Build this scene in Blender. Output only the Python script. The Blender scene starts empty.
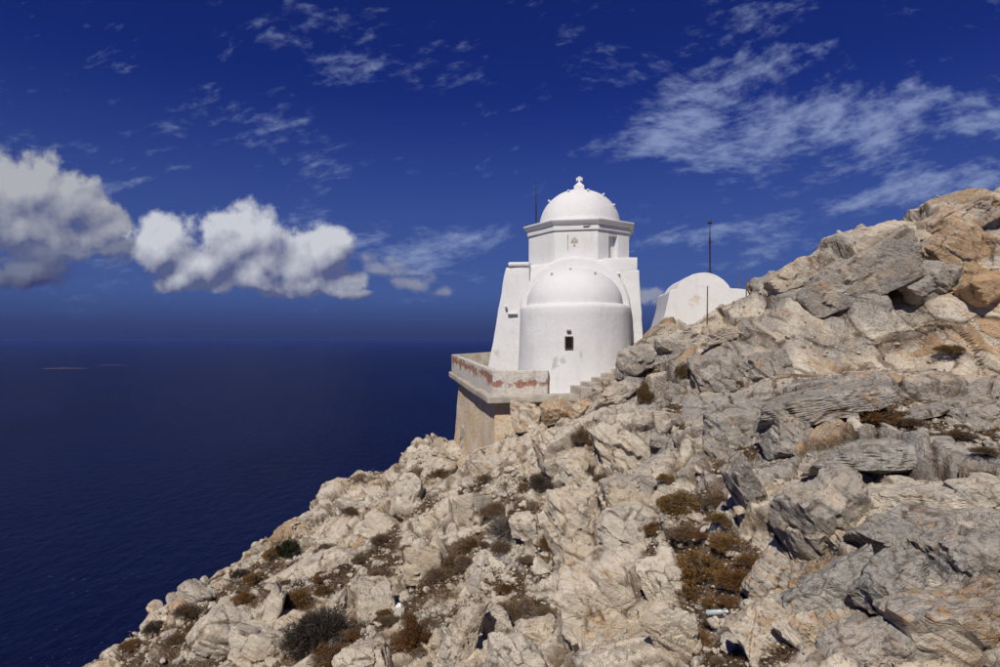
import bpy, bmesh, math, random
import numpy as np
from mathutils import Vector, Matrix

# ------------------------------------------------------------------ camera, sky, sun, exposure
SC = bpy.context.scene
COL = SC.collection
R = math.radians
F, CX, CY, HZ = 600.0, 500.0, 333.5, 338.0          # focal length in px of the 1000 px wide photograph
PITCH = math.atan((HZ - CY) / F)
cam_d = bpy.data.cameras.new('camera'); cam = bpy.data.objects.new('camera', cam_d); COL.objects.link(cam)
cam_d.sensor_width = 36.0; cam_d.lens = F * 36.0 / 1000.0
cam_d.clip_start = 0.1; cam_d.clip_end = 120000.0
cam.location = (0, 0, 0); cam.rotation_euler = (R(90) + PITCH, 0, 0)
SC.camera = cam

SUN_AZ, SUN_EL = R(22), R(48)                        # azimuth measured to the left of straight behind the camera
to_sun = Vector((-math.sin(SUN_AZ) * math.cos(SUN_EL), -math.cos(SUN_AZ) * math.cos(SUN_EL), math.sin(SUN_EL)))
sun_d = bpy.data.lights.new('sun', 'SUN'); sun = bpy.data.objects.new('sun', sun_d); COL.objects.link(sun)
sun_d.energy = 4.2; sun_d.angle = R(0.53); sun_d.color = (1.0, 0.935, 0.845)
sun.rotation_euler = (-to_sun).to_track_quat('-Z', 'Y').to_euler()

SC.view_settings.view_transform = 'Standard'; SC.view_settings.look = 'None'
SC.view_settings.exposure = 0.0; SC.view_settings.gamma = 1.0; SC.view_settings.use_curve_mapping = False
SC.render.engine = 'CYCLES'
SC.cycles.use_denoising = True; SC.cycles.use_adaptive_sampling = True
SC.cycles.adaptive_threshold = 0.02; SC.cycles.adaptive_min_samples = 12
SC.cycles.max_bounces = 6; SC.cycles.diffuse_bounces = 3; SC.cycles.glossy_bounces = 2; SC.cycles.volume_bounces = 1
SC.cycles.transparent_max_bounces = 6


class E:
    """small expression builder for math nodes"""
    def __init__(s, t, sock): s.t, s.s = t, sock
    def _m(s, op, *a, clamp=False):
        n = s.t.nodes.new('ShaderNodeMath'); n.operation = op; n.use_clamp = clamp
        for i, v in enumerate((s,) + a):
            if isinstance(v, E): s.t.links.new(v.s, n.inputs[i])
            else: n.inputs[i].default_value = v
        return E(s.t, n.outputs[0])
    def __add__(s, o): return s._m('ADD', o)
    __radd__ = __add__
    def __sub__(s, o): return s._m('SUBTRACT', o)
    def __rsub__(s, o): return (s * -1.0) + o
    def __mul__(s, o): return s._m('MULTIPLY', o)
    __rmul__ = __mul__
    def __truediv__(s, o): return s._m('DIVIDE', o)
    def max(s, o): return s._m('MAXIMUM', o)
    def min(s, o): return s._m('MINIMUM', o)
    def smax(s, o, k): return s._m('SMOOTH_MAX', o, k)
    def pow(s, o): return s._m('POWER', o)
    def sqrt(s): return s._m('SQRT')
    def clamp(s): return s._m('ADD', 0.0, clamp=True)
    def ss(s, a, b):
        n = s.t.nodes.new('ShaderNodeMapRange'); n.interpolation_type = 'SMOOTHSTEP'
        s.t.links.new(s.s, n.inputs[0]); n.inputs[1].default_value = a; n.inputs[2].default_value = b
        return E(s.t, n.outputs[0])


def sep(t, sock):
    n = t.nodes.new('ShaderNodeSeparateXYZ'); t.links.new(sock, n.inputs[0])
    return [E(t, n.outputs[i]) for i in range(3)]


def comb(t, *a):
    n = t.nodes.new('ShaderNodeCombineXYZ')
    for i, v in enumerate(a):
        if isinstance(v, E): t.links.new(v.s, n.inputs[i])
        else: n.inputs[i].default_value = v
    return n.outputs[0]


def noise(t, vec, scale, detail=4, rough=0.55, dist=0.0, lac=2.0, dims='3D'):
    n = t.nodes.new('ShaderNodeTexNoise'); n.noise_dimensions = dims
    t.links.new(vec, n.inputs['Vector']); n.inputs['Scale'].default_value = scale
    n.inputs['Detail'].default_value = detail; n.inputs['Roughness'].default_value = rough
    n.inputs['Distortion'].default_value = dist; n.inputs['Lacunarity'].default_value = lac
    return E(t, n.outputs['Fac'])


def mixc(t, fac, a, b, mode='MIX'):
    n = t.nodes.new('ShaderNodeMix'); n.data_type = 'RGBA'; n.blend_type = mode
    for i, v in ((0, fac), (6, a), (7, b)):
        if isinstance(v, E): t.links.new(v.s, n.inputs[i])
        elif hasattr(v, 'is_linked'): t.links.new(v, n.inputs[i])
        elif i == 0: n.inputs[i].default_value = v
        else: n.inputs[i].default_value = (*v, 1.0)
    return n.outputs[2]


def build_world():
    w = bpy.data.worlds.new('World'); SC.world = w; w.use_nodes = True
    t = w.node_tree; t.nodes.clear()
    out = t.nodes.new('ShaderNodeOutputWorld'); bg = t.nodes.new('ShaderNodeBackground')
    t.links.new(bg.outputs[0], out.inputs[0])
    tc = t.nodes.new('ShaderNodeTexCoord')
    x, y, z = sep(t, tc.outputs['Generated'])
    zc = z.max(0.03)
    sky = t.nodes.new('ShaderNodeTexSky'); sky.sky_type = 'NISHITA'; sky.sun_disc = False
    sky.sun_elevation = SUN_EL; sky.sun_rotation = R(180) + SUN_AZ
    sky.altitude = 450; sky.air_density = 1.0; sky.dust_density = 0.25; sky.ozone_density = 4.0
    t.links.new(comb(t, x, y, zc), sky.inputs[0])
    skyc = mixc(t, 1.0, sky.outputs[0], SKYT, 'MULTIPLY')
    skyc = mixc(t, (1.0 - z.ss(0.06, 0.40)) * 0.75, skyc, (0.62, 1.10, 2.85))       # pale air low down
    skyc = mixc(t, (1.0 - z.ss(-0.004, 0.085)) * 0.90, skyc, (0.29, 0.42, 1.36))     # dim haze bank along the horizon
    # clouds, laid out over the northern half of the sky by direction
    front = y.ss(0.25, 0.45)
    ys = y.max(0.2)
    u, v = x / ys, z / ys
    P = comb(t, u, v, 0.0)

    def blob(wu, wv, px, py, rx, ry):
        du = (wu - (px - CX) / F) * (F / rx); dv = (wv - (HZ - py) / F) * (F / ry)
        return 1.0 - (du * du + dv * dv).sqrt()
    # --- high streaky layer
    warp = noise(t, P, 2.2, 1, 0.5, dims='2D')
    su = u * 1.0 + v * 0.8; sv = v * 2.3 - u * 0.55 + warp * 0.35
    n1 = noise(t, comb(t, su, sv, 0.31), 4.2, 6, 0.62, dims='2D')
    n2 = noise(t, comb(t, su + 7.7, sv * 1.2, 0.0), 24.0, 3, 0.6, dims='2D')
    m = None
    for px, py, rx, ry, a in STREAKS:
        du = (u - (px - CX) / F) * (F / rx); dv = (v - (HZ - py) / F) * (F / ry)
        tilt = dv - du * (rx / ry * 0.18)
        g = (1.0 - (du * du + tilt * tilt)).max(0.0) * a
        m = g if m is None else m + g
    m = m.min(1.25) - 0.10
    n3 = noise(t, comb(t, u * 0.8 + v * 1.4 + warp * 0.2, (v * 1.0 - u * 0.42) * 5.0, 0.0), 9.0, 5, 0.6, dims='2D')
    dens = (n1 - 0.5) * 1.65 + (n2 - 0.5) * 0.72 + (n3 - 0.5) * 0.45 + m * 0.54
    a_st = (dens - 0.04).ss(0.0, 0.80) * 0.85
    a_st = a_st * z.ss(0.015, 0.12)
    col = mixc(t, a_st, skyc, (2.6, 3.3, 5.4))
    # --- cumulus over the sea
    wn = noise(t, P, 10.0, 2, 0.5, dims='2D'); wn2 = noise(t, comb(t, u + 5.1, v, 0.0), 10.0, 2, 0.5, dims='2D')
    wu = u + (wn - 0.5) * 0.035; wv = v + (wn2 - 0.5) * 0.035
    L = (-0.016, 0.030)

    def cumulus(blobs, du, dv, k):
        s = None
        for b in blobs:
            f = blob(wu + du, wv + dv, *b)
            s = f if s is None else s.smax(f, k)
        return s
    fb = noise(t, P, 12.0, 6, 0.57, dims='2D')
    fb2 = noise(t, comb(t, u + L[0], v + L[1], 0.0), 12.0, 5, 0.57, dims='2D')

    fine = noise(t, comb(t, u + 2.2, v, 0.0), 48.0, 3, 0.6, dims='2D')

    def vor(vec):
        n = t.nodes.new('ShaderNodeTexVoronoi'); n.voronoi_dimensions = '2D'; n.feature = 'SMOOTH_F1'; n.inputs['Smoothness'].default_value = 0.5
        n.inputs['Scale'].default_value = 20.0
        t.links.new(vec, n.inputs['Vector']); return E(t, n.outputs['Distance'])
    vd = vor(comb(t, wu, wv, 0.0)); vd2 = vor(comb(t, wu + L[0] * 0.6, wv + L[1] * 0.6, 0.0))
    for blobs, y0, y1, soft, amax, bright, shade in CUMULUS:
        s = cumulus(blobs, 0.0, 0.0, 0.2); s2 = cumulus(blobs, L[0], L[1], 0.2)
        d = s + (fb - 0.5) * (0.75 if soft < 0.5 else 1.9) + (0.42 - vd) * 0.30 + 0.02
        d = d + (fine - 0.5) * (0.42 if soft < 0.5 else 0.9)
        hgt = v.ss((HZ - y0) / F, (HZ - y1) / F)
        a = (d - (1.0 - hgt) * 0.10).ss(-0.04, soft).pow(1.0 + (1.0 - hgt) * 0.8) * amax * front
        lit = (hgt * 0.95 + (s - s2) * 0.42 + (fb - fb2) * 1.3 + (vd2 - vd) * 0.75 + (fine - 0.5) * 0.22 + 0.04).clamp()
        c = mixc(t, lit, shade, (5.7 * bright * (0.75 if bright < 0.6 else 1), 5.9 * bright * (0.8 if bright < 0.6 else 1), 6.5 * bright))
        col = mixc(t, a, col, c)
    t.links.new(col, bg.inputs[0]); bg.inputs[1].default_value = 0.10
    w.cycles.sampling_method = 'MANUAL'; w.cycles.sample_map_resolution = 256


SKYT = (0.078, 0.122, 0.46)          # deep, filtered blue
STREAKS = [  # centre x, centre y, half width, half height (photograph px), weight
    (640, 138, 85, 24, 0.75), (725, 92, 85, 40, 0.7), (830, 132, 190, 60, 1.0), (790, 55, 80, 20, 0.45),
    (935, 188, 130, 24, 0.75), (715, 232, 60, 9, 0.5), (470, 242, 100, 30, 0.85), (985, 125, 60, 16, 0.4),
    (760, 256, 80, 12, 0.4), (345, 240, 60, 14, 0.35), (40, 25, 55, 16, 0.42), (345, 14, 60, 14, 0.36), (465, 40, 50, 14, 0.36), (120, 20, 60, 12, 0.3),
    (545, 265, 95, 20, 0.75), (115, 186, 50, 8, 0.45), (920, 60, 60, 14, 0.3)]
_S1 = (0.95, 1.15, 2.35); _S2 = (0.42, 0.44, 1.25)
CUMULUS = [  # blobs, shade height, light height, edge softness, opacity, brightness, shade colour
    ([(70, 250, 80, 20), (15, 272, 85, 24), (-60, 268, 120, 30), (130, 246, 40, 14)], 330, 200, 0.75, 0.85, 0.42, _S2),
    ([(-60, 205, 110, 66), (0, 196, 60, 50), (38, 190, 46, 44), (72, 208, 40, 34), (104, 226, 32, 22), (30, 232, 90, 30), (80, 236, 50, 22)], 262, 160, 0.34, 1.0, 0.72, _S1),
    ([(70, 250, 60, 10), (110, 250, 40, 8)], 262, 240, 0.8, 0.5, 0.5, _S1),
    ([(163, 242, 36, 34), (190, 262, 48, 26), (238, 240, 44, 38), (262, 256, 48, 34), (300, 262, 44, 34), (326, 256, 34, 32), (348, 282, 28, 16), (300, 284, 64, 16), (240, 276, 80, 20), (185, 280, 44, 16), (352, 296, 28, 7)], 304, 206, 0.34, 1.0, 1.0, _S1),
    ([(385, 268, 40, 13), (412, 280, 36, 10), (446, 292, 16, 8), (365, 258, 20, 12)], 330, 245, 0.9, 0.55, 0.65, _S1),
    ([(650, 297, 28, 10), (668, 306, 30, 8)], 330, 285, 0.6, 0.55, 0.7, _S1),
]

build_world()

# ------------------------------------------------------------------ helpers
def at(px, py, Y):
    """world point seen at photograph pixel (px, py) at distance Y along the view axis"""
    dx, dy = (px - CX) / F, (CY - py) / F
    d = Vector((dx, math.cos(PITCH) - dy * math.sin(PITCH), math.sin(PITCH) + dy * math.cos(PITCH)))
    return d * (Y / d.y)


def tag(o, label=None, cat=None, group=None, kind=None):
    if label: o['label'] = label
    if cat: o['category'] = cat
    if group: o['group'] = group
    if kind: o['kind'] = kind
    return o


def link(name, me, mat=None, parent=None, loc=None):
    o = bpy.data.objects.new(name, me); COL.objects.link(o)
    if mat is not None and me is not None:
        me.materials.clear(); me.materials.append(mat)
    if parent is not None: o.parent = parent
    if loc is not None: o.location = loc
    return o


def empty(name, loc=(0, 0, 0), rz=0.0):
    o = bpy.data.objects.new(name, None); COL.objects.link(o); o.location = loc; o.rotation_euler = (0, 0, rz)
    o.empty_display_size = 0.2
    return o


def np_mesh(name, V, faces, smooth=False, attrs=None):
    """V (n,3); faces (m,k) array"""
    me = bpy.data.meshes.new(name)
    V = np.ascontiguousarray(V, np.float32); faces = np.ascontiguousarray(faces, np.int32)
    m, k = faces.shape
    me.vertices.add(len(V)); me.vertices.foreach_set('co', V.ravel())
    me.loops.add(m * k); me.loops.foreach_set('vertex_index', faces.ravel())
    me.polygons.add(m)
    me.polygons.foreach_set('loop_start', np.arange(0, m * k, k, dtype=np.int32))
    me.polygons.foreach_set('use_smooth', np.full(m, smooth, bool))
    me.update(calc_edges=True)
    for n, a in (attrs or {}).items():
        at_ = me.attributes.new(n, 'FLOAT', 'POINT'); at_.data.foreach_set('value', np.ascontiguousarray(a, np.float32))
    return me


def bm_mesh(name, bm, smooth=False):
    me = bpy.data.meshes.new(name); bm.normal_update(); bm.to_mesh(me); bm.free()
    if smooth:
        for p in me.polygons: p.use_smooth = True
    return me


def bm_box(bm, c, s, rz=0.0):
    M = Matrix.Translation(c) @ Matrix.Rotation(rz, 4, 'Z') @ Matrix.Diagonal((*s, 1))
    return bmesh.ops.create_cube(bm, size=1.0, matrix=M)['verts']


def bm_prism(bm, poly, z0, z1):
    """poly: list of (x, y); z0, z1 may be lists per vertex"""
    n = len(poly)
    z0 = z0 if hasattr(z0, '__len__') else [z0] * n; z1 = z1 if hasattr(z1, '__len__') else [z1] * n
    a = [bm.verts.new((p[0], p[1], z0[i])) for i, p in enumerate(poly)]
    b = [bm.verts.new((p[0], p[1], z1[i])) for i, p in enumerate(poly)]
    bm.faces.new(list(reversed(a))); bm.faces.new(b)
    for i in range(n):
        j = (i + 1) % n
        bm.faces.new((a[i], a[j], b[j], b[i]))
    return a + b


def bm_tube(bm, p, q, r, seg=8, r2=None):
    p, q = Vector(p), Vector(q); d = q - p
    M = Matrix.Translation((p + q) / 2) @ d.to_track_quat('Z', 'Y').to_matrix().to_4x4()
    bmesh.ops.create_cone(bm, cap_ends=True, segments=seg, radius1=r, radius2=r if r2 is None else r2, depth=d.length, matrix=M)


RT = np.random.default_rng(7).random((4096, 8)).astype(np.float32)


def _h(ix, iy, iz, seed):
    h = (ix * 73856093) ^ (iy * 19349663) ^ (iz * 83492791) ^ (seed * 2654435)
    h ^= h >> 13; h *= 0x5bd1e995; h ^= h >> 15
    return (h & 4095).astype(np.int32)


def vnoise(P, freq, seed=0):
    """smooth value noise, -1..1"""
    q = P.astype(np.float64) * freq; i = np.floor(q).astype(np.int64); f = (q - i).astype(np.float32)
    f = f * f * f * (f * (f * 6 - 15) + 10)
    r = 0
    for dx in (0, 1):
        wx = f[:, 0] if dx else 1 - f[:, 0]
        for dy in (0, 1):
            wy = f[:, 1] if dy else 1 - f[:, 1]
            for dz in (0, 1):
                wz = f[:, 2] if dz else 1 - f[:, 2]
                r = r + wx * wy * wz * RT[_h(i[:, 0] + dx, i[:, 1] + dy, i[:, 2] + dz, seed), 0]
    return r * 2 - 1


def fbm(P, freq, oct=4, gain=0.5, seed=0):
    r, a, s = 0, 1.0, 0.0
    for k in range(oct):
        r = r + a * vnoise(P, freq * 2.03 ** k, seed + k * 17); s += a; a *= gain
    return r / s


def facets(P, size, seed, Mq, tilt=0.9, w=0.09):
    """blocky fracture: every cell of a 3D Voronoi pattern is a tilted plane, with sloping sides where cells meet.
    returns height, edge distance, cell index"""
    q = (P @ Mq.T.astype(np.float32)) / np.float32(size)
    i = np.floor(q).astype(np.int64); n = len(P)
    f1 = np.full(n, 1e9, np.float32); f2 = f1.copy()
    a1 = np.zeros(n, np.int32); a2 = a1.copy(); v1 = np.zeros((n, 3), np.float32); v2 = v1.copy()
    qi = (q - i).astype(np.float32)
    for dx in (-1, 0, 1):
        for dy in (-1, 0, 1):
            for dz in (-1, 0, 1):
                h = _h(i[:, 0] + dx, i[:, 1] + dy, i[:, 2] + dz, seed)
                d = qi - (RT[h, :3] * 0.8 + np.float32(0.1)) - np.array((dx, dy, dz), np.float32)
                dd = (d * d).sum(1)
                m = np.nonzero(dd < f1)[0]
                f2[m] = f1[m]; a2[m] = a1[m]; v2[m] = v1[m]
                f1[m] = dd[m]; a1[m] = h[m]; v1[m] = d[m]
                m = np.nonzero((dd < f2) & (dd > f1))[0]
                f2[m] = dd[m]; a2[m] = h[m]; v2[m] = d[m]
    pl = lambda a, v: (RT[a, 6] - 0.5) + (v * (RT[a, 3:6] - 0.5)).sum(1) * tilt
    ed = np.sqrt(f2) - np.sqrt(f1)
    k = np.clip(ed / w, 0, 1); k = 0.5 + 0.5 * k * k * (3 - 2 * k)
    return (pl(a1, v1) * k + pl(a2, v2) * (1 - k)) * size, ed, a1


def frame(n, sq):
    """matrix that squeezes space along n (bedding), so cells become slabs"""
    n = Vector(n).normalized(); a = n.orthogonal().normalized(); b = n.cross(a)
    return np.array([list(a), list(b), [c * sq for c in n]], np.float64)


BED = Vector((0.50, -0.22, 0.84)).normalized()
M_BED = frame(BED, 1.9)
M_JNT = frame((-0.55, -0.5, 0.67), 1.25)

# ------------------------------------------------------------------ materials
def new_mat(name):
    m = bpy.data.materials.new(name); m.use_nodes = True
    t = m.node_tree; b = t.nodes['Principled BSDF']
    return m, t, b


def bump(t, h, dist, strength=1.0, nrm=None):
    n = t.nodes.new('ShaderNodeBump'); n.inputs['Strength'].default_value = strength; n.inputs['Distance'].default_value = dist
    t.links.new(h.s, n.inputs['Height'])
    if nrm is not None: t.links.new(nrm, n.inputs['Normal'])
    return n.outputs[0]


def attr(t, name):
    n = t.nodes.new('ShaderNodeAttribute'); n.attribute_name = name
    return E(t, n.outputs['Fac'])


def wpos(t):
    return t.nodes.new('ShaderNodeNewGeometry').outputs['Position']


def opos(t):
    return t.nodes.new('ShaderNodeTexCoord').outputs['Object']


def make_rock_mat(name):
    m, t, b = new_mat(name)
    p = wpos(t)
    tone, soil, och, edge = attr(t, 'tone'), attr(t, 'soil'), attr(t, 'ochre'), attr(t, 'edge')
    n_big = noise(t, p, 0.55, 3, 0.55)
    n_mid = noise(t, p, 2.6, 6, 0.66)
    n_fin = noise(t, p, 17.0, 5, 0.68)
    n_vf = noise(t, p, 70.0, 2, 0.6)
    # bedding streaks: noise squeezed across the bedding normal
    mp = t.nodes.new('ShaderNodeMapping'); mp.vector_type = 'TEXTURE'
    mp.inputs['Rotation'].default_value = Vector((0, 0, 1)).rotation_difference(BED).to_euler()
    mp.inputs['Scale'].default_value = (1.0, 1.0, 0.16)
    t.links.new(p, mp.inputs['Vector'])
    n_bed = noise(t, mp.outputs[0], 2.6, 5, 0.62)
    g = (tone + (n_big - 0.5) * 1.1 + (n_mid - 0.5) * 0.9).ss(0.15, 0.85)
    c = mixc(t, g, (0.61, 0.54, 0.43), (0.325, 0.305, 0.272))
    c = mixc(t, n_mid.ss(0.48, 0.72) * 0.55, c, (0.60, 0.555, 0.48))
    c = mixc(t, n_bed.ss(0.50, 0.74) * 0.5, c, (0.23, 0.20, 0.16))
    tan = noise(t, p, 0.95, 5, 0.62)
    c = mixc(t, tan.ss(0.46, 0.66) * (1.0 - g * 0.6) * 0.6, c, (0.47, 0.355, 0.225))
    o = (och + (n_mid - 0.5) * 1.3 + (n_bed - 0.5) * 1.2).ss(0.32, 0.80)
    c = mixc(t, o * 0.85, c, (0.44, 0.275, 0.135))
    lich = (n_fin + (n_big - 0.5) * 0.35 + tone * 0.07).ss(0.565, 0.70)
    c = mixc(t, lich * 0.7, c, (0.105, 0.100, 0.092))
    pit = noise(t, p, 42.0, 3, 0.7).ss(0.61, 0.70) * n_mid.ss(0.4, 0.65)
    c = mixc(t, pit * 0.6, c, (0.085, 0.070, 0.055))
    pale = noise(t, p, 8.0, 4, 0.7).ss(0.60, 0.74)
    c = mixc(t, pale * 0.55, c, (0.72, 0.69, 0.63))
    # hairline cracks
    wv = t.nodes.new('ShaderNodeVectorMath'); wv.operation = 'MULTIPLY_ADD'
    nz = t.nodes.new('ShaderNodeTexNoise'); t.links.new(p, nz.inputs['Vector']); nz.inputs['Scale'].default_value = 2.0; nz.inputs['Detail'].default_value = 3
    t.links.new(nz.outputs['Color'], wv.inputs[0]); wv.inputs[1].default_value = (0.14, 0.14, 0.14); t.links.new(p, wv.inputs[2])
    def crack(scale, w, vec):
        n = t.nodes.new('ShaderNodeTexVoronoi'); n.feature = 'DISTANCE_TO_EDGE'; n.inputs['Scale'].default_value = scale
        t.links.new(vec, n.inputs['Vector']); return E(t, n.outputs['Distance']).ss(0.0, w)
    mp2 = t.nodes.new('ShaderNodeMapping'); mp2.vector_type = 'TEXTURE'
    mp2.inputs['Rotation'].default_value = mp.inputs['Rotation'].default_value; mp2.inputs['Scale'].default_value = (1.0, 0.8, 0.42)
    t.links.new(wv.outputs[0], mp2.inputs['Vector'])
    ck = crack(0.8, 0.011, mp2.outputs[0]); ck2 = crack(2.6, 0.022, mp2.outputs[0])
    def chip(scale):
        n = t.nodes.new('ShaderNodeTexVoronoi'); n.feature = 'F1'; n.inputs['Scale'].default_value = scale
        t.links.new(mp2.outputs[0], n.inputs['Vector']); k_ = t.nodes.new('ShaderNodeSeparateColor'); t.links.new(n.outputs['Color'], k_.inputs[0])
        return E(t, k_.outputs[0]), E(t, k_.outputs[1])
    chA, chA2 = chip(5.0); chB, chB2 = chip(14.0)
    brk = n_big.ss(0.5, 0.62)
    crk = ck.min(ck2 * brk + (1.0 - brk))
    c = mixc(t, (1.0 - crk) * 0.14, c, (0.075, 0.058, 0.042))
    c = mixc(t, (1.0 - edge.ss(0.0, 0.12)) * n_mid.ss(0.36, 0.52) * 0.9, c, (0.115, 0.075, 0.045))   # darker brown in patches along the joints
    c = mixc(t, chA2.ss(0.55, 1.0) * 0.16, c, (0.17, 0.15, 0.13)); c = mixc(t, chB2.ss(0.6, 1.0) * 0.25, c, (0.52, 0.47, 0.39))
    # thin earth with grit
    grit = noise(t, p, 26.0, 4, 0.75)
    sc = mixc(t, grit.ss(0.40, 0.66), (0.085, 0.052, 0.030), (0.215, 0.150, 0.095))
    sc = mixc(t, noise(t, p, 40.0, 2, 0.6).ss(0.60, 0.68), sc, (0.42, 0.37, 0.30))
    sm = (soil + (n_mid - 0.5) * 0.9 + (n_fin - 0.5) * 0.6).ss(0.32, 0.52)
    c = mixc(t, sm, c, sc)
    t.links.new(c, b.inputs['Base Color'])
    b.inputs['Roughness'].default_value = 0.92; b.inputs['Specular IOR Level'].default_value = 0.18
    h = n_mid * 0.55 + n_bed * 0.6 + n_fin * 0.6 + n_vf * 0.16 + crk * 0.14 + sm * grit * 0.6 + (chA * 0.36 + chB * 0.2 - pit * 0.25) * (1.0 - sm)
    t.links.new(bump(t, h, 0.055, 0.95), b.inputs['Normal'])
    return m


def make_plaster(name, stains=(), col=(0.675, 0.675, 0.665), dirt=0.5):
    m, t, b = new_mat(name)
    p = wpos(t)
    n1 = noise(t, p, 0.9, 5, 0.6); n2 = noise(t, p, 6.0, 5, 0.65); n3 = noise(t, p, 30.0, 3, 0.6)
    x, y, z = sep(t, p)
    drip = noise(t, comb(t, x * 3.2, y * 3.2, z * 0.35), 1.0, 5, 0.65)
    c = mixc(t, n1.ss(0.45, 0.7) * 0.35, col, tuple(k * q for k, q in zip(col, (0.90, 0.885, 0.85))))
    c = mixc(t, drip.ss(0.53, 0.74) * 0.7 * dirt, c, (0.52, 0.48, 0.41))
    c = mixc(t, n2.ss(0.62, 0.74) * 0.5 * dirt, c, (0.50, 0.47, 0.42))
    for (q, r, sc) in stains:
        s = t.nodes.new('ShaderNodeVectorMath'); s.operation = 'DISTANCE'
        mpn = t.nodes.new('ShaderNodeMapping'); mpn.vector_type = 'TEXTURE'
        mpn.inputs['Location'].default_value = q; mpn.inputs['Scale'].default_value = r
        t.links.new(p, mpn.inputs['Vector']); t.links.new(mpn.outputs[0], s.inputs[0])
        k = (1.0 - E(t, s.outputs['Value']) + (n2 - 0.5) * 2.6 + (n3 - 0.5) * 1.2).ss(0.35, 0.55)
        c = mixc(t, k * 0.75, c, sc)
    t.links.new(c, b.inputs['Base Color'])
    b.inputs['Roughness'].default_value = 0.9; b.inputs['Specular IOR Level'].default_value = 0.2
    t.links.new(bump(t, n1 * 1.4 + n2 * 0.35 + n3 * 0.07, 0.045, 0.75), b.inputs['Normal'])
    return m


def make_plain(name, c1, c2, scale=8.0, rough=0.85, bd=0.01, metal=0.0, coord=wpos):
    m, t, b = new_mat(name)
    p = coord(t); n = noise(t, p, scale, 5, 0.65)
    t.links.new(mixc(t, n.ss(0.35, 0.68), c1, c2), b.inputs['Base Color'])
    b.inputs['Roughness'].default_value = rough; b.inputs['Metallic'].default_value = metal
    b.inputs['Specular IOR Level'].default_value = 0.25
    if bd: t.links.new(bump(t, n, bd, 0.8), b.inputs['Normal'])
    return m


def make_leaf(name, c1, c2):
    m, t, b = new_mat(name)
    oi = t.nodes.new('ShaderNodeObjectInfo')
    p = wpos(t); n = noise(t, p, 9.0, 3, 0.7)
    r = E(t, oi.outputs['Random'])
    hu = attr(t, 'tone')
    t.links.new(mixc(t, (n * 0.5 + hu * 0.5 + (r - 0.5) * 0.3).ss(0.2, 0.85), c1, c2), b.inputs['Base Color'])
    b.inputs['Roughness'].default_value = 0.8; b.inputs['Specular IOR Level'].default_value = 0.15
    return m


M_ROCK = make_rock_mat('weathered_marble')

# ------------------------------------------------------------------ sea
def build_sea():
    m, t, b = new_mat('sea_water')
    p = wpos(t)
    x, y, z = sep(t, p)
    dist = (x * x + y * y).sqrt()
    w1 = noise(t, comb(t, x * 1.0, y * 0.6, 0.0), 0.030, 5, 0.62, dims='2D')
    w2 = noise(t, comb(t, x, y * 0.5, 0.0), 0.0011, 4, 0.6, dims='2D')
    cap = noise(t, comb(t, x * 0.6, y * 1.0, 0.0), 0.16, 3, 0.5, dims='2D')
    gust = noise(t, comb(t, x, y, 0.0), 0.004, 2, 0.5, dims='2D')
    c = mixc(t, w2.ss(0.35, 0.65), (0.0015, 0.0024, 0.019), (0.0020, 0.0050, 0.031))
    foam = (cap + (gust - 0.5) * 0.16).ss(0.735, 0.80)
    c = mixc(t, foam * 0.26, c, (0.45, 0.48, 0.55))
    t.links.new(c, b.inputs['Base Color'])
    b.inputs['Roughness'].default_value = 0.42; b.inputs['IOR'].default_value = 1.333
    b.inputs['Specular IOR Level'].default_value = 0.25; b.inputs['Specular Tint'].default_value = (0.28, 0.52, 1.0, 1)
    t.links.new(bump(t, w1, 12.0, 0.42), b.inputs['Normal'])
    n = 96
    rad = [300, 700, 1500, 4000, 12000, 38000, 120000]
    V = [(rr * math.cos(2 * math.pi * k / n), rr * math.sin(2 * math.pi * k / n), SEA) for rr in rad for k in range(n)]
    V.append((0, 0, SEA))
    me = bpy.data.meshes.new('sea')
    fc = [(i * n + k, i * n + (k + 1) % n, (i + 1) * n + (k + 1) % n, (i + 1) * n + k) for i in range(len(rad) - 1) for k in range(n)]
    fc = [tuple(reversed(f)) for f in fc]
    fc += [((k + 1) % n, k, len(V) - 1) for k in range(n)]
    fc = [tuple(reversed(f)) for f in fc]
    me.from_pydata(V, [], fc); me.update()
    tag(link('sea', me, m), kind='structure')
    # low islet far out
    mi = make_plain('islet_rock', (0.04, 0.032, 0.03), (0.15, 0.11, 0.09), 0.012, bd=0)
    for (px, py, wpx, hm, lab) in ((66, 368.5, 46, 18, 'low brown islet far out on the sea with pale surf edge'), (112, 365, 34, 9, 'faint thin islet lying beyond the larger brown islet')):
        d = -SEA / ((py - HZ) / F); c = at(px, py, d); w = wpx / F * d
        nx, ny = 60, 12
        xs = np.linspace(-1, 1, nx); ys = np.linspace(-1, 1, ny)
        X, Y = np.meshgrid(xs, ys); P = np.stack([X.ravel() * w / 2, Y.ravel() * w / 7, np.zeros(nx * ny)], 1)
        r = 1 - np.sqrt(X.ravel() ** 2 + Y.ravel() ** 2)
        nn = fbm(P + 31, 0.006, 4, 0.6, 5)
        P[:, 2] = np.where(r > 0, hm * np.sqrt(np.maximum(r, 0)) * (0.55 + 0.8 * nn), -6)
        fcs = np.array([(j * nx + i, j * nx + i + 1, (j + 1) * nx + i + 1, (j + 1) * nx + i) for j in range(ny - 1) for i in range(nx - 1)])
        o = link('islet', np_mesh('islet', P, fcs, True), mi, loc=(c.x, c.y, SEA))
        tag(o, lab, 'islet')


SEA = -450.0
build_sea()


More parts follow.
